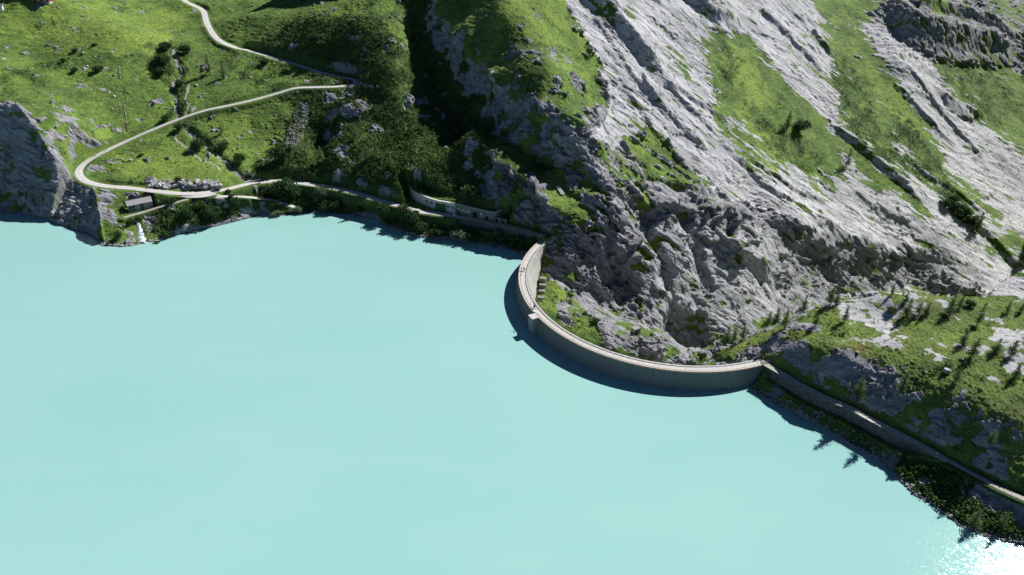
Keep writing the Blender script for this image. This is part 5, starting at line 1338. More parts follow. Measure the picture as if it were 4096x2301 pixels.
for nm, quad in (('windscreen', [(-0.95, -.6, 1.06), (-0.95, .6, 1.06), (-0.40, .56, 1.47), (-0.40, -.56, 1.47)]), ('rear_window', [(1.17, -.56, 1.49), (1.17, .56, 1.49), (1.78, .6, 1.16), (1.78, -.6, 1.16)])):
    b = MB(); q_ = [(x_ + (-.03 if nm == 'windscreen' else .03), y_, z_ + .03) for x_, y_, z_ in quad]; b.add(q_ + [(x_, y_, z_ - .02) for x_, y_, z_ in q_], [(0, 1, 2, 3), (7, 6, 5, 4), (0, 4, 5, 1), (1, 5, 6, 2), (2, 6, 7, 3), (3, 7, 4, 0)]); b.build(nm, M_GLASS, car, local=True)
for s in (-1, 1):
    b = MB(); b.box((0.35, s * 0.79, 1.24), (1.7, 0.06, 0.34)); b.build('side_window', M_GLASS, car, local=True)
    for x_ in (-1.3, 1.3):
        b = MB(); b.tube([(x_, s * .74, .33), (x_, s * .93, .33)], .33, 14); wobj = b.build('wheel', plain('tyre rubber', (.015, .015, .015)) if 'tyre rubber' not in bpy.data.materials else bpy.data.materials['tyre rubber'], car, local=True)
        b = MB(); b.tube([(x_, s * .93, .33), (x_, s * .95, .33)], .2, 10); b.build('rim', M_GALV, wobj, local=True)
    b = MB(); b.box((-2.11, s * .6, .72), (.08, .35, .16)); b.build('headlight', M_WHITE, car, local=True)
    b = MB(); b.box((2.11, s * .62, .8), (.06, .25, .2)); b.build('tail_light', plain('red lamp', (.3, .01, .01)) if 'red lamp' not in bpy.data.materials else bpy.data.materials['red lamp'], car, local=True)

# ================================================================== PEOPLE
M_SKIN = plain('skin', (.45, .29, .21), 0.06); M_HAIR = plain('dark hair', (.03, .022, .018), 0.2)
def skin_mesh(name, verts, edges, radii, m, parent, root=0):
    me = bpy.data.meshes.new(name); me.from_pydata(verts, edges, []); me.materials.append(m)
    o = bpy.data.objects.new(name, me); COL.objects.link(o); o.parent = parent
    sk = o.modifiers.new('skin', 'SKIN'); sk.use_smooth_shade = True
    for i, v in enumerate(me.skin_vertices[0].data): v.radius = (radii[i], radii[i]); v.use_root = (i == root)
    sb = o.modifiers.new('sub', 'SUBSURF'); sb.levels = 1; sb.render_levels = 1
    return o
def person(loc, rz, label, top_c, leg_c, pose='stand', group=None, bend=0.0):
    t = tag(empty('person', tuple(loc), rz), label, 'person', group)
    st = 0.22 if pose == 'walk' else 0.05
    V = [(0, 0, .95), (0, 0.02, 1.2), (0, .01, 1.42), (0, 0, 1.52), (0, -.01, 1.62), (0, -.01, 1.72),
         (-.1, 0, .9), (-.11, st * .6, .5), (-.11, st, .08), (-.11, st - .16, .03),
         (.1, 0, .9), (.11, -st * .3, .5), (.11, -st * .9, .08), (.11, -st * .9 - .16, .03),
         (-.19, 0, 1.42), (-.27, .02 - st * .4, 1.15), (-.26, -.10 - st * .6, .92), (.19, 0, 1.42), (.27, .02 + st * .4, 1.15), (.26, -.10 + st * .5, .92)]
    V = [(x_, y_ - max(z_ - .95, 0) * bend, z_ - max(z_ - .95, 0) * bend * .4) for x_, y_, z_ in V]
    E = [(0, 1), (1, 2), (2, 3), (3, 4), (4, 5), (0, 6), (6, 7), (7, 8), (8, 9), (0, 10), (10, 11), (11, 12), (12, 13), (2, 14), (14, 15), (15, 16), (2, 17), (17, 18), (18, 19)]
    R = [.13, .125, .13, .055, .10, .085, .085, .062, .045, .045, .085, .062, .045, .045, .06, .045, .035, .06, .045, .035]
    skin_mesh('body', V, E, R, M_SKIN, t)
    I = [0, 1, 2, 14, 15, 17, 18]; mp = {k: i for i, k in enumerate(I)}
    skin_mesh('jacket', [V[k] for k in I], [(mp[a], mp[b_]) for a, b_ in E if a in mp and b_ in mp], [R[k] + .03 for k in I], top_c, t)
    I = [0, 6, 7, 8, 10, 11, 12]; mp = {k: i for i, k in enumerate(I)}
    skin_mesh('trousers', [V[k] for k in I], [(mp[a], mp[b_]) for a, b_ in E if a in mp and b_ in mp], [R[k] + .02 for k in I], leg_c, t)
    b = MB(); hx_, hy_, hz_ = V[5]; b.tube([(hx_, hy_ + .03, hz_ - .02), (hx_, hy_ + .02, hz_ + .06), (hx_, hy_ + .01, hz_ + .10)], [.115, .10, .04], 8); b.build('hair', M_HAIR, t, local=True, smooth=True)
    return t
M_BLK = plain('black cloth', (.015, .015, .018), 0.2); M_NAVY = plain('navy cloth', (.02, .025, .05), 0.2); M_RED = plain('red cloth', (.28, .03, .03), 0.2); M_SAND = plain('light cloth', (.42, .40, .36), 0.1)
person(un(2086, 1084, 7.02), 1.8, 'person in black leaning at the lake side parapet of the dam', M_BLK, M_NAVY, bend=0.35)
person(un(2095, 1083, 7.02), 2.4, 'person in dark clothes standing at the middle of the dam walkway', M_NAVY, M_BLK)
person(un(2099.5, 1084, 7.02), -1.2, 'person in black standing nearest the dam railing', M_BLK, M_BLK)
person(hit(428, 600), 2.2, 'walker in red on the road further up from the bend', M_RED, M_NAVY, 'walk')
person(hit(383, 626), 2.2, 'walker in light clothes on the road closest to the bend', M_SAND, M_NAVY, 'walk')
person(hit(57, 6), 0.3, 'person in white standing before the chalet', M_WHITE, M_SAND)
p = un(2084.5, 1101, 7.02); t = tag(empty('backpack', tuple(p)), 'small dark backpack on the dam walkway', 'backpack')
b = MB(); b.tube([(0, 0, 0.02), (0, 0, .2), (0, .03, .42), (0, .03, .5)], [.17, .2, .15, .05], 8); b.build('bag', M_BLK, t, local=True, smooth=True)
b = MB(); b.box((0, -.19, .2), (.22, .08, .2)); b.build('pocket', M_NAVY, t, local=True)

# ================================================================== VEGETATION AND STONES
RNG = np.random.RandomState(11)
def _leaf(stops, hue=0.0, trans=0.25):
    def f(nt, b):
        co = coords(nt); h = attr(nt, 'hue'); n = noise_n(nt, co, 1.7, 3, 0.6)
        oi = N(nt, 'ShaderNodeObjectInfo').outputs['Random']
        t = mth(nt, 'ADD', mth(nt, 'ADD', mth(nt, 'MULTIPLY', h, 0.6), mth(nt, 'MULTIPLY', n, 0.4)), mth(nt, 'MULTIPLY', mth(nt, 'SUBTRACT', oi, 0.5), 0.18))
        c = ramp(nt, t, stops); nt.links.new(c, b.inputs['Base Color'])
        b.inputs['Roughness'].default_value = 0.75; b.inputs['Specular IOR Level'].default_value = 0.15
        tr = N(nt, 'ShaderNodeBsdfTranslucent'); nt.links.new(c, tr.inputs[0])
        mx = N(nt, 'ShaderNodeMixShader', i0=trans); nt.links.new(b.outputs[0], mx.inputs[1]); nt.links.new(tr.outputs[0], mx.inputs[2])
        nt.links.new(mx.outputs[0], nt.nodes['Material Output'].inputs[0])
    return f
M_LARCH = mat('larch needles', _leaf([(0.15, (.055, .10, .050)), (0.5, (.10, .165, .07)), (0.8, (.16, .235, .09))], trans=0.55))
M_BUSH = mat('alder leaves', _leaf([(0.2, (.018, .046, .020)), (0.5, (.042, .088, .030)), (0.8, (.085, .145, .042))], trans=0.3))
M_WILLOW = mat('silvery willow leaves', _leaf([(0.2, (.06, .10, .06)), (0.5, (.12, .17, .10)), (0.8, (.20, .26, .16))]))
M_HEATH = mat('dwarf shrub leaves', _leaf([(0.15, (.018, .046, .014)), (0.45, (.055, .102, .026)), (0.75, (.115, .165, .038)), (0.95, (.18, .22, .055))]))
M_GRASS = mat('grass blades', _leaf([(0.1, (.040, .070, .016)), (0.5, (.085, .130, .024)), (0.9, (.15, .19, .045))]))
M_BARK = plain('larch bark', (.085, .062, .048), 0.3, 6)
def leaf_cloud(centres, size, per, rng, flatten=0.0, hue=None):
    """small leaf-sprig quads scattered round each centre"""
    n = len(centres); c = np.repeat(centres, per, 0); s = np.repeat(size, per) if np.ndim(size) else np.full(n * per, size)
    c = c + rng.normal(size=c.shape) * s[:, None] * 0.55
    a = rng.normal(size=c.shape); a[:, 2] *= (1 - flatten); a /= np.linalg.norm(a, axis=1)[:, None]
    b_ = np.cross(a, rng.normal(size=c.shape)); b_ /= np.linalg.norm(b_, axis=1)[:, None]
    w = (s * rng.uniform(.45, .95, len(s)))[:, None]; h = w * rng.uniform(.45, .9, (len(s), 1))
    V = np.stack([c - a * w * .5 - b_ * h * .35, c + a * w * .1 - b_ * h * .5, c + a * w * .55 + b_ * h * .1, c - a * w * .1 + b_ * h * .5], 1).reshape(-1, 3)
    F = np.arange(len(V)).reshape(-1, 4)
    hu = np.repeat(hue, per) if hue is not None else rng.uniform(0, 1, n).repeat(per)
    hu = np.clip(hu + rng.normal(0, .12, len(hu)), 0, 1)
    return V, F, np.repeat(hu, 4)
def larch_meshes(seed):
    """a larch about one unit tall: tapered trunk with limbs, and a thin ragged crown"""
    r = np.random.RandomState(seed); mb = MB(); lean = r.uniform(-.04, .04, 2)
    axis = lambda t: np.array([lean[0] * t + .012 * math.sin(5 * t + seed), lean[1] * t, t])
    mb.tube([axis(t) - [0, 0, .05 if t == 0 else 0] for t in np.linspace(0, .97, 7)], [.020, .017, .014, .011, .008, .005, .002], 6)
    cs = []; sz = []; hu = []; wmax = r.uniform(.24, .33)
    t = r.uniform(.08, .18)
    while t < .98:
        for k in range(r.randint(3, 6)):
            az = r.uniform(0, 2 * math.pi)
            ln = wmax * (1 - t) ** .75 * r.uniform(.45, 1.15) * (0.6 if t < .2 else 1)
            d = np.array([math.cos(az), math.sin(az), r.uniform(-.25, .25)])
            p0 = axis(t); mb.tube([p0, p0 + d * ln * .6, p0 + d * ln + [0, 0, -.02 * ln]], [.005 * (1.1 - t), .003, .001], 3, cap=False)
            for q_ in np.linspace(.3, 1, max(2, int(ln / .035))):
                cs.append(p0 + d * ln * q_ + r.normal(0, .008, 3)); sz.append(.064 * (1.15 - .5 * t)); hu.append(np.clip(.3 + .45 * q_ + r.normal(0, .15), 0, 1))
        t += r.uniform(.025, .05)
    V, F, H = leaf_cloud(np.array(cs), np.array(sz), 4, r, 0.3, np.array(hu))
    a = mesh_np('crown', V, [F], M_LARCH, attrs=dict(hue=H)); b = mb.build('trunk', M_BARK)
    return a, b
def bush_meshes(seed, m, tall=1.0):
    r = np.random.RandomState(seed); cs = []; hu = []
    lobes = [(r.normal(0, .24), r.normal(0, .24), r.uniform(.3, .6) * tall, r.uniform(.22, .40)) for _ in range(8)] + [(0, 0, .35, .5)]
    for lx, ly, lz, lr in lobes:
        for _ in range(30):
            d = r.normal(size=3); d /= np.linalg.norm(d); d[2] = abs(d[2]) * .9 - .15
            cs.append(np.array([lx, ly, lz]) + d * lr * r.uniform(.75, 1.08)); hu.append(np.clip(.45 + .3 * d[2] + r.normal(0, .18), 0, 1))
    V, F, H = leaf_cloud(np.array(cs), .17, 6, r, 0.0, np.array(hu)); V[:, 2] = np.maximum(V[:, 2], -.1)
    a = mesh_np('foliage', V, [F], m, attrs=dict(hue=H)); mb = MB()
    for k in range(5):
        az = k * 1.3; mb.tube([(0, 0, -.15), (.12 * math.cos(az), .12 * math.sin(az), .25), (.3 * math.cos(az), .3 * math.sin(az), .55)], [.03, .02, .01], 4)
    return a, mb.build('stem', M_BARK)
def _stone(nt, b):
    co = coords(nt); n = noise_n(nt, co, 2.2, 6, 0.7); g = noise_n(nt, co, 0.8, 3)
    c = ramp(nt, n, [(0.3, (.22, .22, .225)), (0.5, (.36, .36, .365)), (0.7, (.50, .495, .49))])
    c = mixc(nt, mth(nt, 'MULTIPLY', N(nt, 'ShaderNodeObjectInfo').outputs['Random'], 0.55), c, (.17, .175, .19))
    c = mixc(nt, mth(nt, 'MULTIPLY', ramp_f(nt, g, 0.58, 0.7), 0.5), c, (.10, .11, .06)); nt.links.new(c, b.inputs['Base Color']); bump(nt, b, n, 0.5, 0.1)
M_STONE = mat('lichened stone', _stone); M_STONE2 = mat('dark stone', lambda nt, b: (_stone(nt, b), None)[1])
def boulder_geo(seed, sub=3):
    bm = bmesh.new(); bmesh.ops.create_icosphere(bm, subdivisions=sub, radius=1.0)
    r = np.random.RandomState(seed); P = r.normal(size=(13, 3)); P /= np.linalg.norm(P, axis=1)[:, None]; D = r.uniform(.42, .78, 13)
    for v in bm.verts:
        p = np.array(v.co)
        for pl, dd in zip(P, D):
            s = p @ pl
            if s > dd: p = p - pl * (s - dd)
        v.co = p * np.array([1.0, .8, .62]) * (1 + .02 * r.normal())
    V = np.array([v.co for v in bm.verts]); F = np.array([[v.index for v in f.verts] for f in bm.faces]); bm.free()
    return V, F
BOULDERS = []
for s in range(5):
    V, F = boulder_geo(s + 3); me = bpy.data.meshes.new('boulder'); me.from_pydata([tuple(v) for v in V], [], [tuple(f) for f in F]); me.materials.append(M_STONE); BOULDERS.append(me)

def scale_at(p, pxh):
    """height in metres of something that is pxh photo pixels tall at p"""
    depth = p[1] * CP - (p[2] - CAM_Z) * SP
    dep = math.atan2(CAM_Z - p[2], math.hypot(p[0], p[1]))
    return pxh * depth / F_PX / max(math.cos(dep), .3)
protos = {}
def plant(kind, px, py, pxh, label, group, wide=1.0):
    p = hit(px, py); k = (kind, RNG.randint(4))
    nm, cat = {'larch': ('larch_tree', 'tree'), 'bush': ('bush', 'bush'), 'willow': ('willow_bush', 'bush')}[kind]
    first = k not in protos
    if first:
        parts = larch_meshes(20 + 7 * k[1]) if kind == 'larch' else bush_meshes(50 + 5 * k[1], M_BUSH if kind == 'bush' else M_WILLOW, 1.0)
        root = empty(nm, (0, 0, 0))
        for a in parts: a.parent = root
        protos[k] = root; o = root
    else: o = copy_tree(protos[k])
    h = scale_at(p, pxh); h = h * 0.94 / (1.0 if kind == 'larch' else 0.95)
    o.location = tuple(p - [0, 0, 0.12]); o.rotation_euler = (0, 0, RNG.uniform(0, 6.28)); k_ = 1.0 if kind == 'larch' else 0.66
    o.scale = (h * wide * k_, h * wide * k_, h)
    tag(o, label, cat, group)
    return o
G1 = 'larches on the plateau beside the dam'; G2 = 'small trees on the rock slopes'; G3 = 'larches on the left hillside'
for a in [
 (3075,1297,50,'small larch with thin crown, leftmost on the plateau rim above the gorge',G1,1.2),
 (3104,1292,62,'light green larch just right of the leftmost rim larch',G1,1.2),
 (3137,1313,80,'larch with leaning bare trunk near the left end of the plateau',G1,.9),
 (3214,1242,66,'slim larch standing alone against the grey cliff at the plateau rim',G1,1),
 (3261,1307,54,'bushy small larch alone on grass left of the pale rock patches',G1,1.2),
 (3319,1219,76,'tall broad larch on the rim against pale cliff, twin trunk',G1,1.1),
 (3344,1217,54,'shorter larch touching the right side of the tall rim larch',G1,1),
 (3379,1287,70,'larch leaning right above a dark shadow amid the pale slabs',G1,1.1),
 (3566,1182,52,'thin larch on the skyline in front of the dark blue cliff',G1,.9),
 (3619,1208,50,'small larch at left end of the white summit slab',G1,.9),
 (3627,1268,84,'tall larch in front of the white summit slab',G1,.95),
 (3673,1257,56,'left one of the bushy larch pair on the summit slab',G1,1.3),
 (3708,1259,56,'right one of the bushy larch pair on the summit slab',G1,1.3),
 (3793,1258,90,'large dense larch on the right part of the summit with big shadow',G1,1.1),
 (3836,1234,58,'larch close behind the large dense summit larch',G1,1),
 (3908,1299,105,'tallest larch of the upper plateau, leaning right',G1,.85),
 (4028,1253,56,'brownish larch on the rim near the right edge',G1,1.2),
 (4082,1247,46,'dark larch on the rim cut by the right edge',G1,1.2),
 (3848,1385,74,'dark larch left of a close pair in the middle of the plateau',G1,1.15),
 (3884,1432,92,'big larch in front of the dark larch, long shadow to its left',G1,1.1),
 (3982,1418,72,'larch with bare lower trunk, left of the right edge pair',G1,1.2),
 (4038,1428,76,'spreading larch with crooked trunk near the right edge',G1,1.3),
 (4062,1510,70,'wide larch at the right edge below the crooked one',G1,1.3),
 (3823,1530,66,'larch standing above the dark rock step, shadow falling down the cliff',G1,1),
 (3600,1573,102,'tall slender larch growing on the dark face of the plateau, right of two',G1,.8),
 (3427,1603,108,'tall bright larch at the foot of the dark rock beside the wall path',G1,.9),
 (3957,1779,70,'pale green larch against shaded rock above the far end of the path',G1,1.05),
 (3888,2106,82,'light green broad larch at the waterside near the glitter',G1,1.15),
 (3999,2111,74,'darker slim larch on the bank right of the waterside larch',G1,.9),
 (2904,1371,68,'left one of three larches on the hummock behind the dam',G1,1.1),
 (2935,1363,54,'middle and smallest of three larches on the hummock behind the dam',G1,1.1),
 (2971,1363,66,'right one of three larches on the hummock behind the dam',G1,1.2),
 (3147,522,84,'dark spruce like tree on the green slope below the pale slab',G2,.9),
 (3385,670,84,'slim dark tree leaning over the top of the white bare slab',G2,.8),
 (3902,932,90,'tree leaning right at the lower end of the green strip on the right mountain',G2,1),
 (2403,722,36,'small dark tree on the grassy shelf above the concrete block',G2,1.2),
 (2416,776,36,'small pale tree right below the dark tree on the grassy shelf',G2,1),
 (2682,754,32,'small dark tree next to the survey pillar on the rock shelf',G2,1.2),
 (2629,820,38,'narrow tree growing at the base of the dark rock band',G2,.9),
 (2054,778,44,'light green larch clinging to the dark rib above the bunker',G2,1.1),
 (2338,604,30,'small dark tree below the pale slab end',G2,1.2),
 (2446,829,24,'tiny dark round tree on the rocks left of the dark band',G2,1.5),
 (2075,966,34,'bright young larch in the shade beside the dam end',G2,1.1),
 (839,298,82,'left one of two larches with long shadows between the two roads',G3,.9),
 (896,311,60,'right one of two larches with long shadows between the two roads',G3,1.1),
 (887,535,42,'small larch with slim shadow below the lower road',G3,.9),
 (1422,558,68,'large pale larch on the edge of the shaded rocky spur',G3,1.1),
 (1505,626,66,'larch right of the rocky spur, right one of a pair',G3,1),
 (1471,639,62,'larch right of the rocky spur, left one of a pair',G3,.9),
 (1561,669,60,'lone larch on the shrub slope above the bunker road',G3,1),
 (1286,652,68,'dark larch in the hollow left of the rocky spur',G3,1.1),
 (1332,512,42,'narrow green larch standing in deep shade beside the spur',G3,.9)]:
    plant('larch', *a)
B1 = 'bushes along the stream'; B2 = 'bushes on the lake bank'; B3 = 'bushes on the meadows and slopes'
for a in [
 ('bush',668,205,42,'dark round bush topmost of the stream bushes',B1,1.2),('bush',745,215,42,'dark bush right of the topmost stream bush',B1,1.2),('bush',655,260,50,'largest dark bush left of the stream',B1,1.4),('bush',645,304,34,'dark bush below the largest stream bush',B1,1.3),('bush',718,344,28,'dark bush in the stream bed below the fork',B1,1.3),
 ('bush',668,482,26,'round dark bush touching the upper side of the lower road',B1,1.4),('bush',720,522,34,'dark bush on the stream just below the road crossing',B1,1.1),('bush',795,594,44,'dark dome shaped bush beside the lower stream',B1,1.5),('bush',848,612,30,'small dark bush right of the dome shaped bush',B1,1.1),('bush',893,602,40,'round dark bush right of the lower stream bend',B1,1.3),('bush',962,652,42,'dark bush on the bank near the bridge stream',B1,1.2),
 ('bush',255,248,18,'small dark round bush on the upper left meadow',B3,1.3),('bush',395,288,30,'dark bush on the meadow left of the short pipe',B3,1.3),('bush',302,288,22,'dim bush left of the meadow bush by the short pipe',B3,1.3),('bush',304,208,16,'tiny black shaded bush on the upper meadow',B3,1.6),('bush',380,184,14,'low dark bush under the sunny hill brow',B3,1.8),
 ('bush',1060,262,30,'dark bush just below the upper road right of the two larches',B3,1.3),('bush',1260,170,40,'dark green bush tallest among shrubs below the upper path',B3,1.3),('bush',1285,190,30,'dark bush right below the tallest shrub on the shady slope',B3,1.3),('bush',1130,640,70,'big olive alder bush at the foot of the scree',B3,1.2),
 ('bush',3197,524,46,'dark wide bush beside the spruce like tree on the right slope',B3,1.4),('bush',3782,832,40,'dark bush leftmost of the cluster low on the right mountain',B3,1.2),('bush',3818,848,46,'dark bush in the middle of the cluster low on the right mountain',B3,1.2),('bush',3852,872,52,'largest and lowest dark bush of the cluster on the right mountain',B3,1.3),('bush',3812,812,36,'topmost dark bush of the cluster on the right mountain',B3,1.2),('bush',3890,905,44,'bush at the foot of the leaning tree on the right mountain',B3,1.2),
 ('bush',3565,1250,24,'low bush on the grass left of the white summit slab',B3,1.6),('bush',3880,1226,28,'low bush behind the tallest plateau larch',B3,1.5),('bush',3610,1838,34,'pale green bush on the bank at the end of the guard rail',B2,1.2),('bush',3595,1885,30,'round bush on the stony bank below the guard rail end',B2,1.2),
 ('bush',1885,803,72,'big dark round bush on the grass roof of the bunker',B3,1.25),
 ('willow',1988,942,30,'pale round willow in the shade right below the walkway wall',B2,1.2),('willow',1980,985,26,'pale round willow at the shaded shore below the other willow',B2,1.3),('willow',1838,958,44,'silvery willow thicket at the shore under the bunker fence',B2,1.5),('bush',1752,948,40,'dark bush at the shore under the bunker green door',B2,1.5),('bush',1690,925,40,'olive bush on the bank below the stone niche',B2,1.3),('bush',1612,868,50,'bright bush just below the bunker road edge',B2,1.3),('bush',1655,885,46,'dark bush right of the bright bush below the road edge',B2,1.3),('bush',1898,955,36,'bush on the shaded bank left of the pale willows',B2,1.5),
 ('bush',1120,778,60,'dark alder left in the thicket between road and lower track',B2,1.1),('bush',1152,785,74,'tallest dark alder in the thicket between road and lower track',B2,1.1),('bush',1183,793,60,'dark alder right in the thicket between road and lower track',B2,1.0),('bush',1090,775,36,'small dark alder at the bridge side of the thicket',B2,1.3),
 ('willow',1285,790,50,'pale green willow leaning over the edge of the shaded road',B2,1.1),('bush',1310,842,44,'green bush at the shore below the pale road willow',B2,1.4),('bush',1345,838,40,'bush at the shore right of the green shore bush',B2,1.3),('bush',1440,850,30,'small bush on the shaded shore cliff',B2,1.2),('bush',1540,850,40,'leafy bush hanging at the corner above the shaded water',B2,1.4),
 ('willow',1110,862,22,'silvery willow spilling over the water left of the track end',B2,2.2),('willow',1195,850,24,'silvery willow at the water at the end of the lower track',B2,2.0),('willow',1165,850,18,'small silvery willow between the two water willows',B2,1.6),('bush',1105,828,24,'dark green bush below the lower track',B2,1.3),('bush',1042,808,26,'dark round bush at the stream mouth beside the lower track',B2,1.2),
 ('bush',937,828,46,'dark round bush on the bright bank below the lower track fork',B2,1.2),('bush',850,868,56,'largest dark bush on the bank right of the waterfall',B2,1.3),('bush',752,872,46,'dark bush on the bank nearest the waterfall track wall',B2,1.3),('bush',802,832,34,'dark bush on the bank just below the road junction',B2,1.6),('bush',785,905,32,'small dark bush lower on the bank between two larger ones',B2,1.2),('bush',925,792,20,'small dark bush beside the gravel fork',B2,1.3),('bush',668,948,28,'dark bush right at the shore right of the waterfall',B2,1.3),
 ('bush',630,976,12,'low grey green bush dipping into the lake by the waterfall',B2,2.6),('bush',476,952,34,'green bush left of the waterfall near the rock point',B2,1.0),('bush',527,892,22,'dark bush above the top of the waterfall, left one',B2,1.4),('bush',556,885,22,'dark bush above the top of the waterfall, right one',B2,1.2),('bush',693,812,26,'dark bush between hut and road junction',B3,1.4),('bush',915,772,16,'low bush at the road side opposite the parked car',B3,1.6),
 ('bush',713,726,22,'bush on top of the boulder bank above the road',B3,1.4),('bush',565,626,14,'low dark bush inside the road bend near the mast',B3,1.6),('bush',3430,1575,30,'bush on the dark rock left of the tall slender larch',B3,1.4),('bush',2875,1440,26,'low bush on the hummock behind the dam',B3,1.8),('bush',2380,1295,24,'green bush on the rock ledge behind the dam bend',B3,1.5),('bush',2260,470,22,'dark bush on the rocky spur above the pale slab',B3,1.5)]:
    plant(a[0], a[1], a[2], a[3], a[4], a[5], a[6])

def boulder(px, py, w, label, group='boulders on the meadows', dark=False, sink=.25):
    p = hit(px, py); me = BOULDERS[RNG.randint(len(BOULDERS))]; o = bpy.data.objects.new('boulder', me); COL.objects.link(o)
    s = scale_at(p, w) * .5; o.scale = (s, s, s * RNG.uniform(.8, 1.2)); o.rotation_euler = (RNG.uniform(-.3, .3), RNG.uniform(-.3, .3), RNG.uniform(0, 6.28))
    o.location = (p[0], p[1], p[2] + s * .35 - sink * s); tag(o, label, 'boulder', group); return o
GB = 'boulders on the left meadow'; GP_ = 'boulders on the plateau'; GS = 'stones on the mountain'
for a in [
 (226,201,16,'large white boulder highest on the left meadow',GB),(234,209,9,'small white stone touching the large white boulder',GB),(188,182,20,'flat pale slab stone left above the large white boulder',GB),(333,213,16,'flat grey stone on the upper meadow',GB),(381,227,13,'round pale stone right of the flat grey stone',GB),
 (286,274,12,'pale stone beside the dim meadow bush',GB),(350,264,17,'pale oval boulder right of the dim meadow bush',GB),(458,301,17,'grey boulder group below the short pipe',GB),(570,283,12,'dark grey stone right of the short pipe',GB),(180,262,12,'grey stone in grass above the cliff',GB),
 (191,376,13,'tall white stone on the meadow above the cliff edge',GB),(229,433,15,'white stone above the cliff brow',GB),(227,508,21,'biggest pale boulder near the cliff brow',GB),(238,502,12,'smaller stone leaning on the biggest cliff brow boulder',GB),(450,436,14,'square grey block left of the long pipe',GB),(458,387,18,'grey stone above the square block',GB),
 (480,423,11,'white flat stone at the top of the long pipe',GB),(264,545,16,'pale flat stone on the lower meadow above the road',GB),(785,342,18,'grey boulder between the stream and the two larches',GB),(332,64,16,'pale stone on the sunny hill brow',GB),(292,10,16,'white flat stone right of the chalet',GB),
 (886,663,19,'big pale boulder at the lower end of the footpath trail',GB),(476,676,12,'white stone inside the road bend',GB),(588,675,8,'small grey stone in the middle of the bend meadow',GB),(530,615,14,'pale stone behind the mast',GB),(545,776,20,'upright rock between the hut and the road',GB),(1104,462,10,'dark stone on the slope left of the scree',GB),(1092,652,10,'small dark stone below the scree bush',GB),(665,433,12,'pale stone left of the stream above the road',GB),(856,463,12,'grey stone just below the lower road',GB),
 (3430,1412,20,'round pinkish boulder on the brow of the dark rock face',GP_),(3602,1405,11,'white round stone in the middle of the plateau',GP_),(3678,1422,13,'round grey stone right of the white one on the plateau',GP_),(3788,1482,36,'largest dark boulder on the plateau slope',GP_),(3703,1491,12,'small round stone left of the largest dark boulder',GP_),(3727,1357,15,'dark pyramid stone on the pale plateau patch',GP_),(3082,1388,10,'small white stone on grass near the dam end',GP_),(3304,1360,12,'round stone at the left end of the pale slabs',GP_),
 (3803,2066,24,'grey boulder standing in the shallow water by the waterside larch',GP_),(3850,1966,20,'grey boulder in the shrubs between path and lake',GP_),(3635,1865,16,'white boulder on the bank at the guard rail end',GP_),(3704,1957,12,'small white upright stone on the bank',GP_),
 (3827,303,14,'white stone left of two on the right green slope',GS),(3848,316,17,'larger white stone right of two on the right green slope',GS),(3905,365,12,'white stone near the pale patch at the right',GS),(4066,557,13,'white stone at the right edge slope',GS),(2178,332,11,'white stone on the grassy shoulder of the spur',GS),(2288,378,9,'tiny white stone lower on the spur shoulder',GS),(2147,314,8,'tiny pale stone high on the spur shoulder',GS),(2078,162,8,'tiny white stone on the bright spur grass',GS),(3356,507,20,'tall pale boulder on the slope right of the dark spruce',GS),(2026,7,10,'small round stone at the top edge of the spur grass',GS),
 (2618,540,10,'pale stone on the grassy ledge under the white slab',GS),(2332,755,14,'flat grey stone right of the concrete block',GS)]:
    boulder(*a)
gl_ = 'grey angular boulder in the rubble bank above the road junction'
for k in range(44):
    u = RNG.uniform(0, 1); px = 600 + 300 * u; py = 757 - 5 * u - RNG.uniform(0, 36) * (0.45 + .55 * math.sin(3.14 * min(u * 1.2, 1)))
    boulder(px, py, RNG.uniform(14, 30), gl_, 'rubble bank boulders', sink=.15)
# ---- ground cover that nobody could count
inview = (GPX > -150) & (GPX < 4250) & (GPY > -120) & (GPY < 2350) & ~GINS & (GFREE > 0.75)
# area each grid vertex stands for
da_ = (AZ1 - AZ0) / (NA - 1); _R = np.hypot(GX, GY)
AREA = _R * np.gradient(_R, axis=1) * da_ / np.maximum(GN0[..., 2], .3)
def scatter(n, weight, seed):
    r = np.random.RandomState(seed); w = (weight * AREA * inview).ravel(); c = np.cumsum(w); k = np.searchsorted(c, r.uniform(0, c[-1], n))
    i, j = np.unravel_index(np.clip(k, 0, GX.size - 1), GX.shape)
    return GP[i, j] + r.normal(0, .12, (n, 3)) * [1, 1, 0], i, j, r
depthw = 1.0 / np.maximum(np.hypot(GX, GY), 150) ** 1.2 * 1e3
P, i, j, r = scatter(30000, np.clip(GSHRUB - .25, 0, 1) * depthw, 5)
sz = r.uniform(.35, .85, len(P)) * (0.7 + .6 * GSHRUB[i, j]); P[:, 2] += sz * .28
hu = np.clip(.5 + .35 * noise3(P[:, 0] / 6, P[:, 1] / 6, P[:, 2] / 6) + r.normal(0, .12, len(P)), 0, 1)
V, F, H = leaf_cloud(P, sz, 8, r, 0.35, hu)
tag(mesh_np('dwarf_shrub_cover', V, [F], M_HEATH, attrs=dict(hue=H)), 'low dark green dwarf shrub cover on the slopes and banks', 'ground cover', kind='stuff')
P, i, j, r = scatter(60000, np.clip(1 - GROCK, 0, 1) * np.clip(1 - .8 * GSHRUB, 0, 1) * depthw, 6)
sz = r.uniform(.22, .5, len(P)); P[:, 2] += sz * .15
hu = np.clip(.55 + .4 * noise3(P[:, 0] / 9, P[:, 1] / 9, P[:, 2] / 9) + r.normal(0, .12, len(P)), 0, 1)
V, F, H = leaf_cloud(P, sz, 4, r, 0.2, hu)
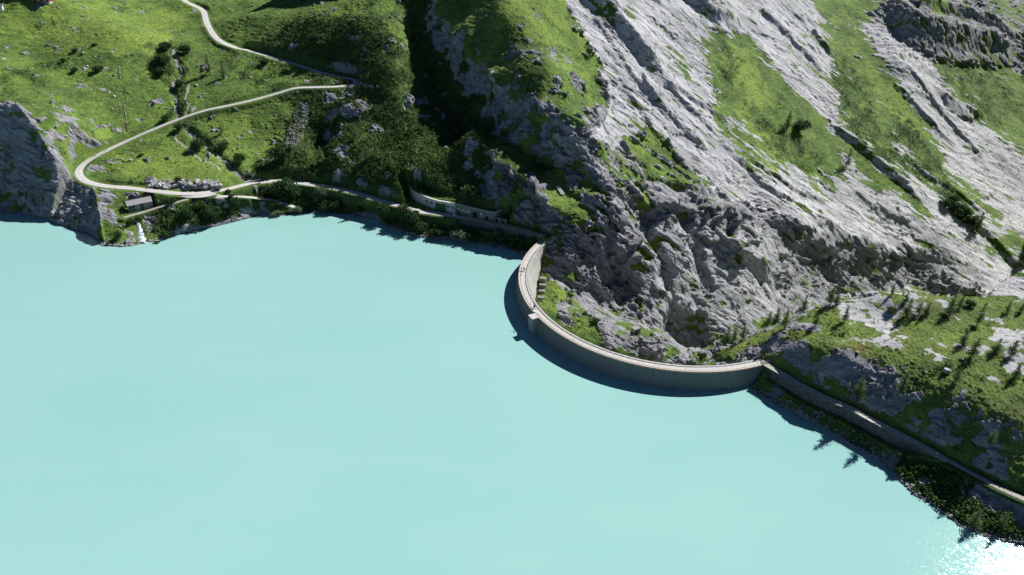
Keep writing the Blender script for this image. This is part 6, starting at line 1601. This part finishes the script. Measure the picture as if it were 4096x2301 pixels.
tag(mesh_np('grass_tussocks', V, [F], M_GRASS, attrs=dict(hue=H)), 'tufted alpine grass on the meadows', 'grass', kind='stuff')
# moss and grass cushions on the rock ledges
P, i, j, r = scatter(5000, np.clip(GROCK * (GNOR[..., 2] - .55) * 2, 0, 1) * (fbm(GX / 12, GY / 12, GH / 12, 2) > .15), 8)
sz = r.uniform(.3, .9, len(P)); V, F, H = leaf_cloud(P, sz, 7, r, 0.4)
tag(mesh_np('ledge_moss', V, [F], M_GRASS, attrs=dict(hue=H)), 'green moss and grass cushions on rock ledges', 'moss', kind='stuff')
def rubble(name, poly, n, s0, s1, label, seed, weight=None):
    w = in_poly(GPX, GPY, poly).astype(float) * inview
    if weight is not None: w *= weight
    P, i, j, r = scatter(n, w, seed); VV = []; FF = []; base = 0; geo = [boulder_geo(40 + k, 1) for k in range(6)]
    for p in P:
        v, f = geo[r.randint(6)]; s = r.uniform(s0, s1) * r.uniform(.6, 1); a = r.uniform(0, 6.28); R = np.array([[math.cos(a), -math.sin(a), 0], [math.sin(a), math.cos(a), 0], [0, 0, 1]])
        tl = r.uniform(-.5, .5); R = R @ np.array([[1, 0, 0], [0, math.cos(tl), -math.sin(tl)], [0, math.sin(tl), math.cos(tl)]])
        VV.append(v @ R.T * s + p + [0, 0, s * .2]); FF.append(f + base); base += len(v)
    tag(mesh_np(name, np.vstack(VV), [np.vstack(FF)], M_STONE), label, 'rubble', kind='stuff')
rubble('scree_field', [(1215,405),(1240,420),(1225,500),(1200,570),(1165,605),(1140,580),(1160,500),(1185,430)], 1500, .3, .75, 'grey scree of loose stones running down the slope', 21)
rubble('shore_rubble', [(400,900),(3000,900),(3000,1560),(4096,1560),(4096,2250),(400,2250)], 2600, .2, .65, 'loose stones along the lake shore', 22, np.exp(-GDL / 1.2) * (~GDAM) * (GH < 3))
rubble('stream_stones', [(680,180),(730,180),(730,480),(1010,720),(1080,860),(1020,860),(960,720),(720,540),(680,480)], 700, .15, .5, 'pale stones in the stream bed', 23, sum(np.exp(-(seg_dist(GX, GY, L)[0] / 1.0) ** 2) for L, _, _ in GU_LINES[:3]))
rubble('plateau_rubble', [(3480,1420),(3570,1460),(3560,1510),(3470,1490)], 160, .3, .9, 'angular rock rubble on the brow of the plateau', 24)
rubble('falls_talus', [(570,850),(640,850),(625,900),(590,940),(565,890)], 500, .2, .5, 'pale shingle heap right of the waterfall', 25)
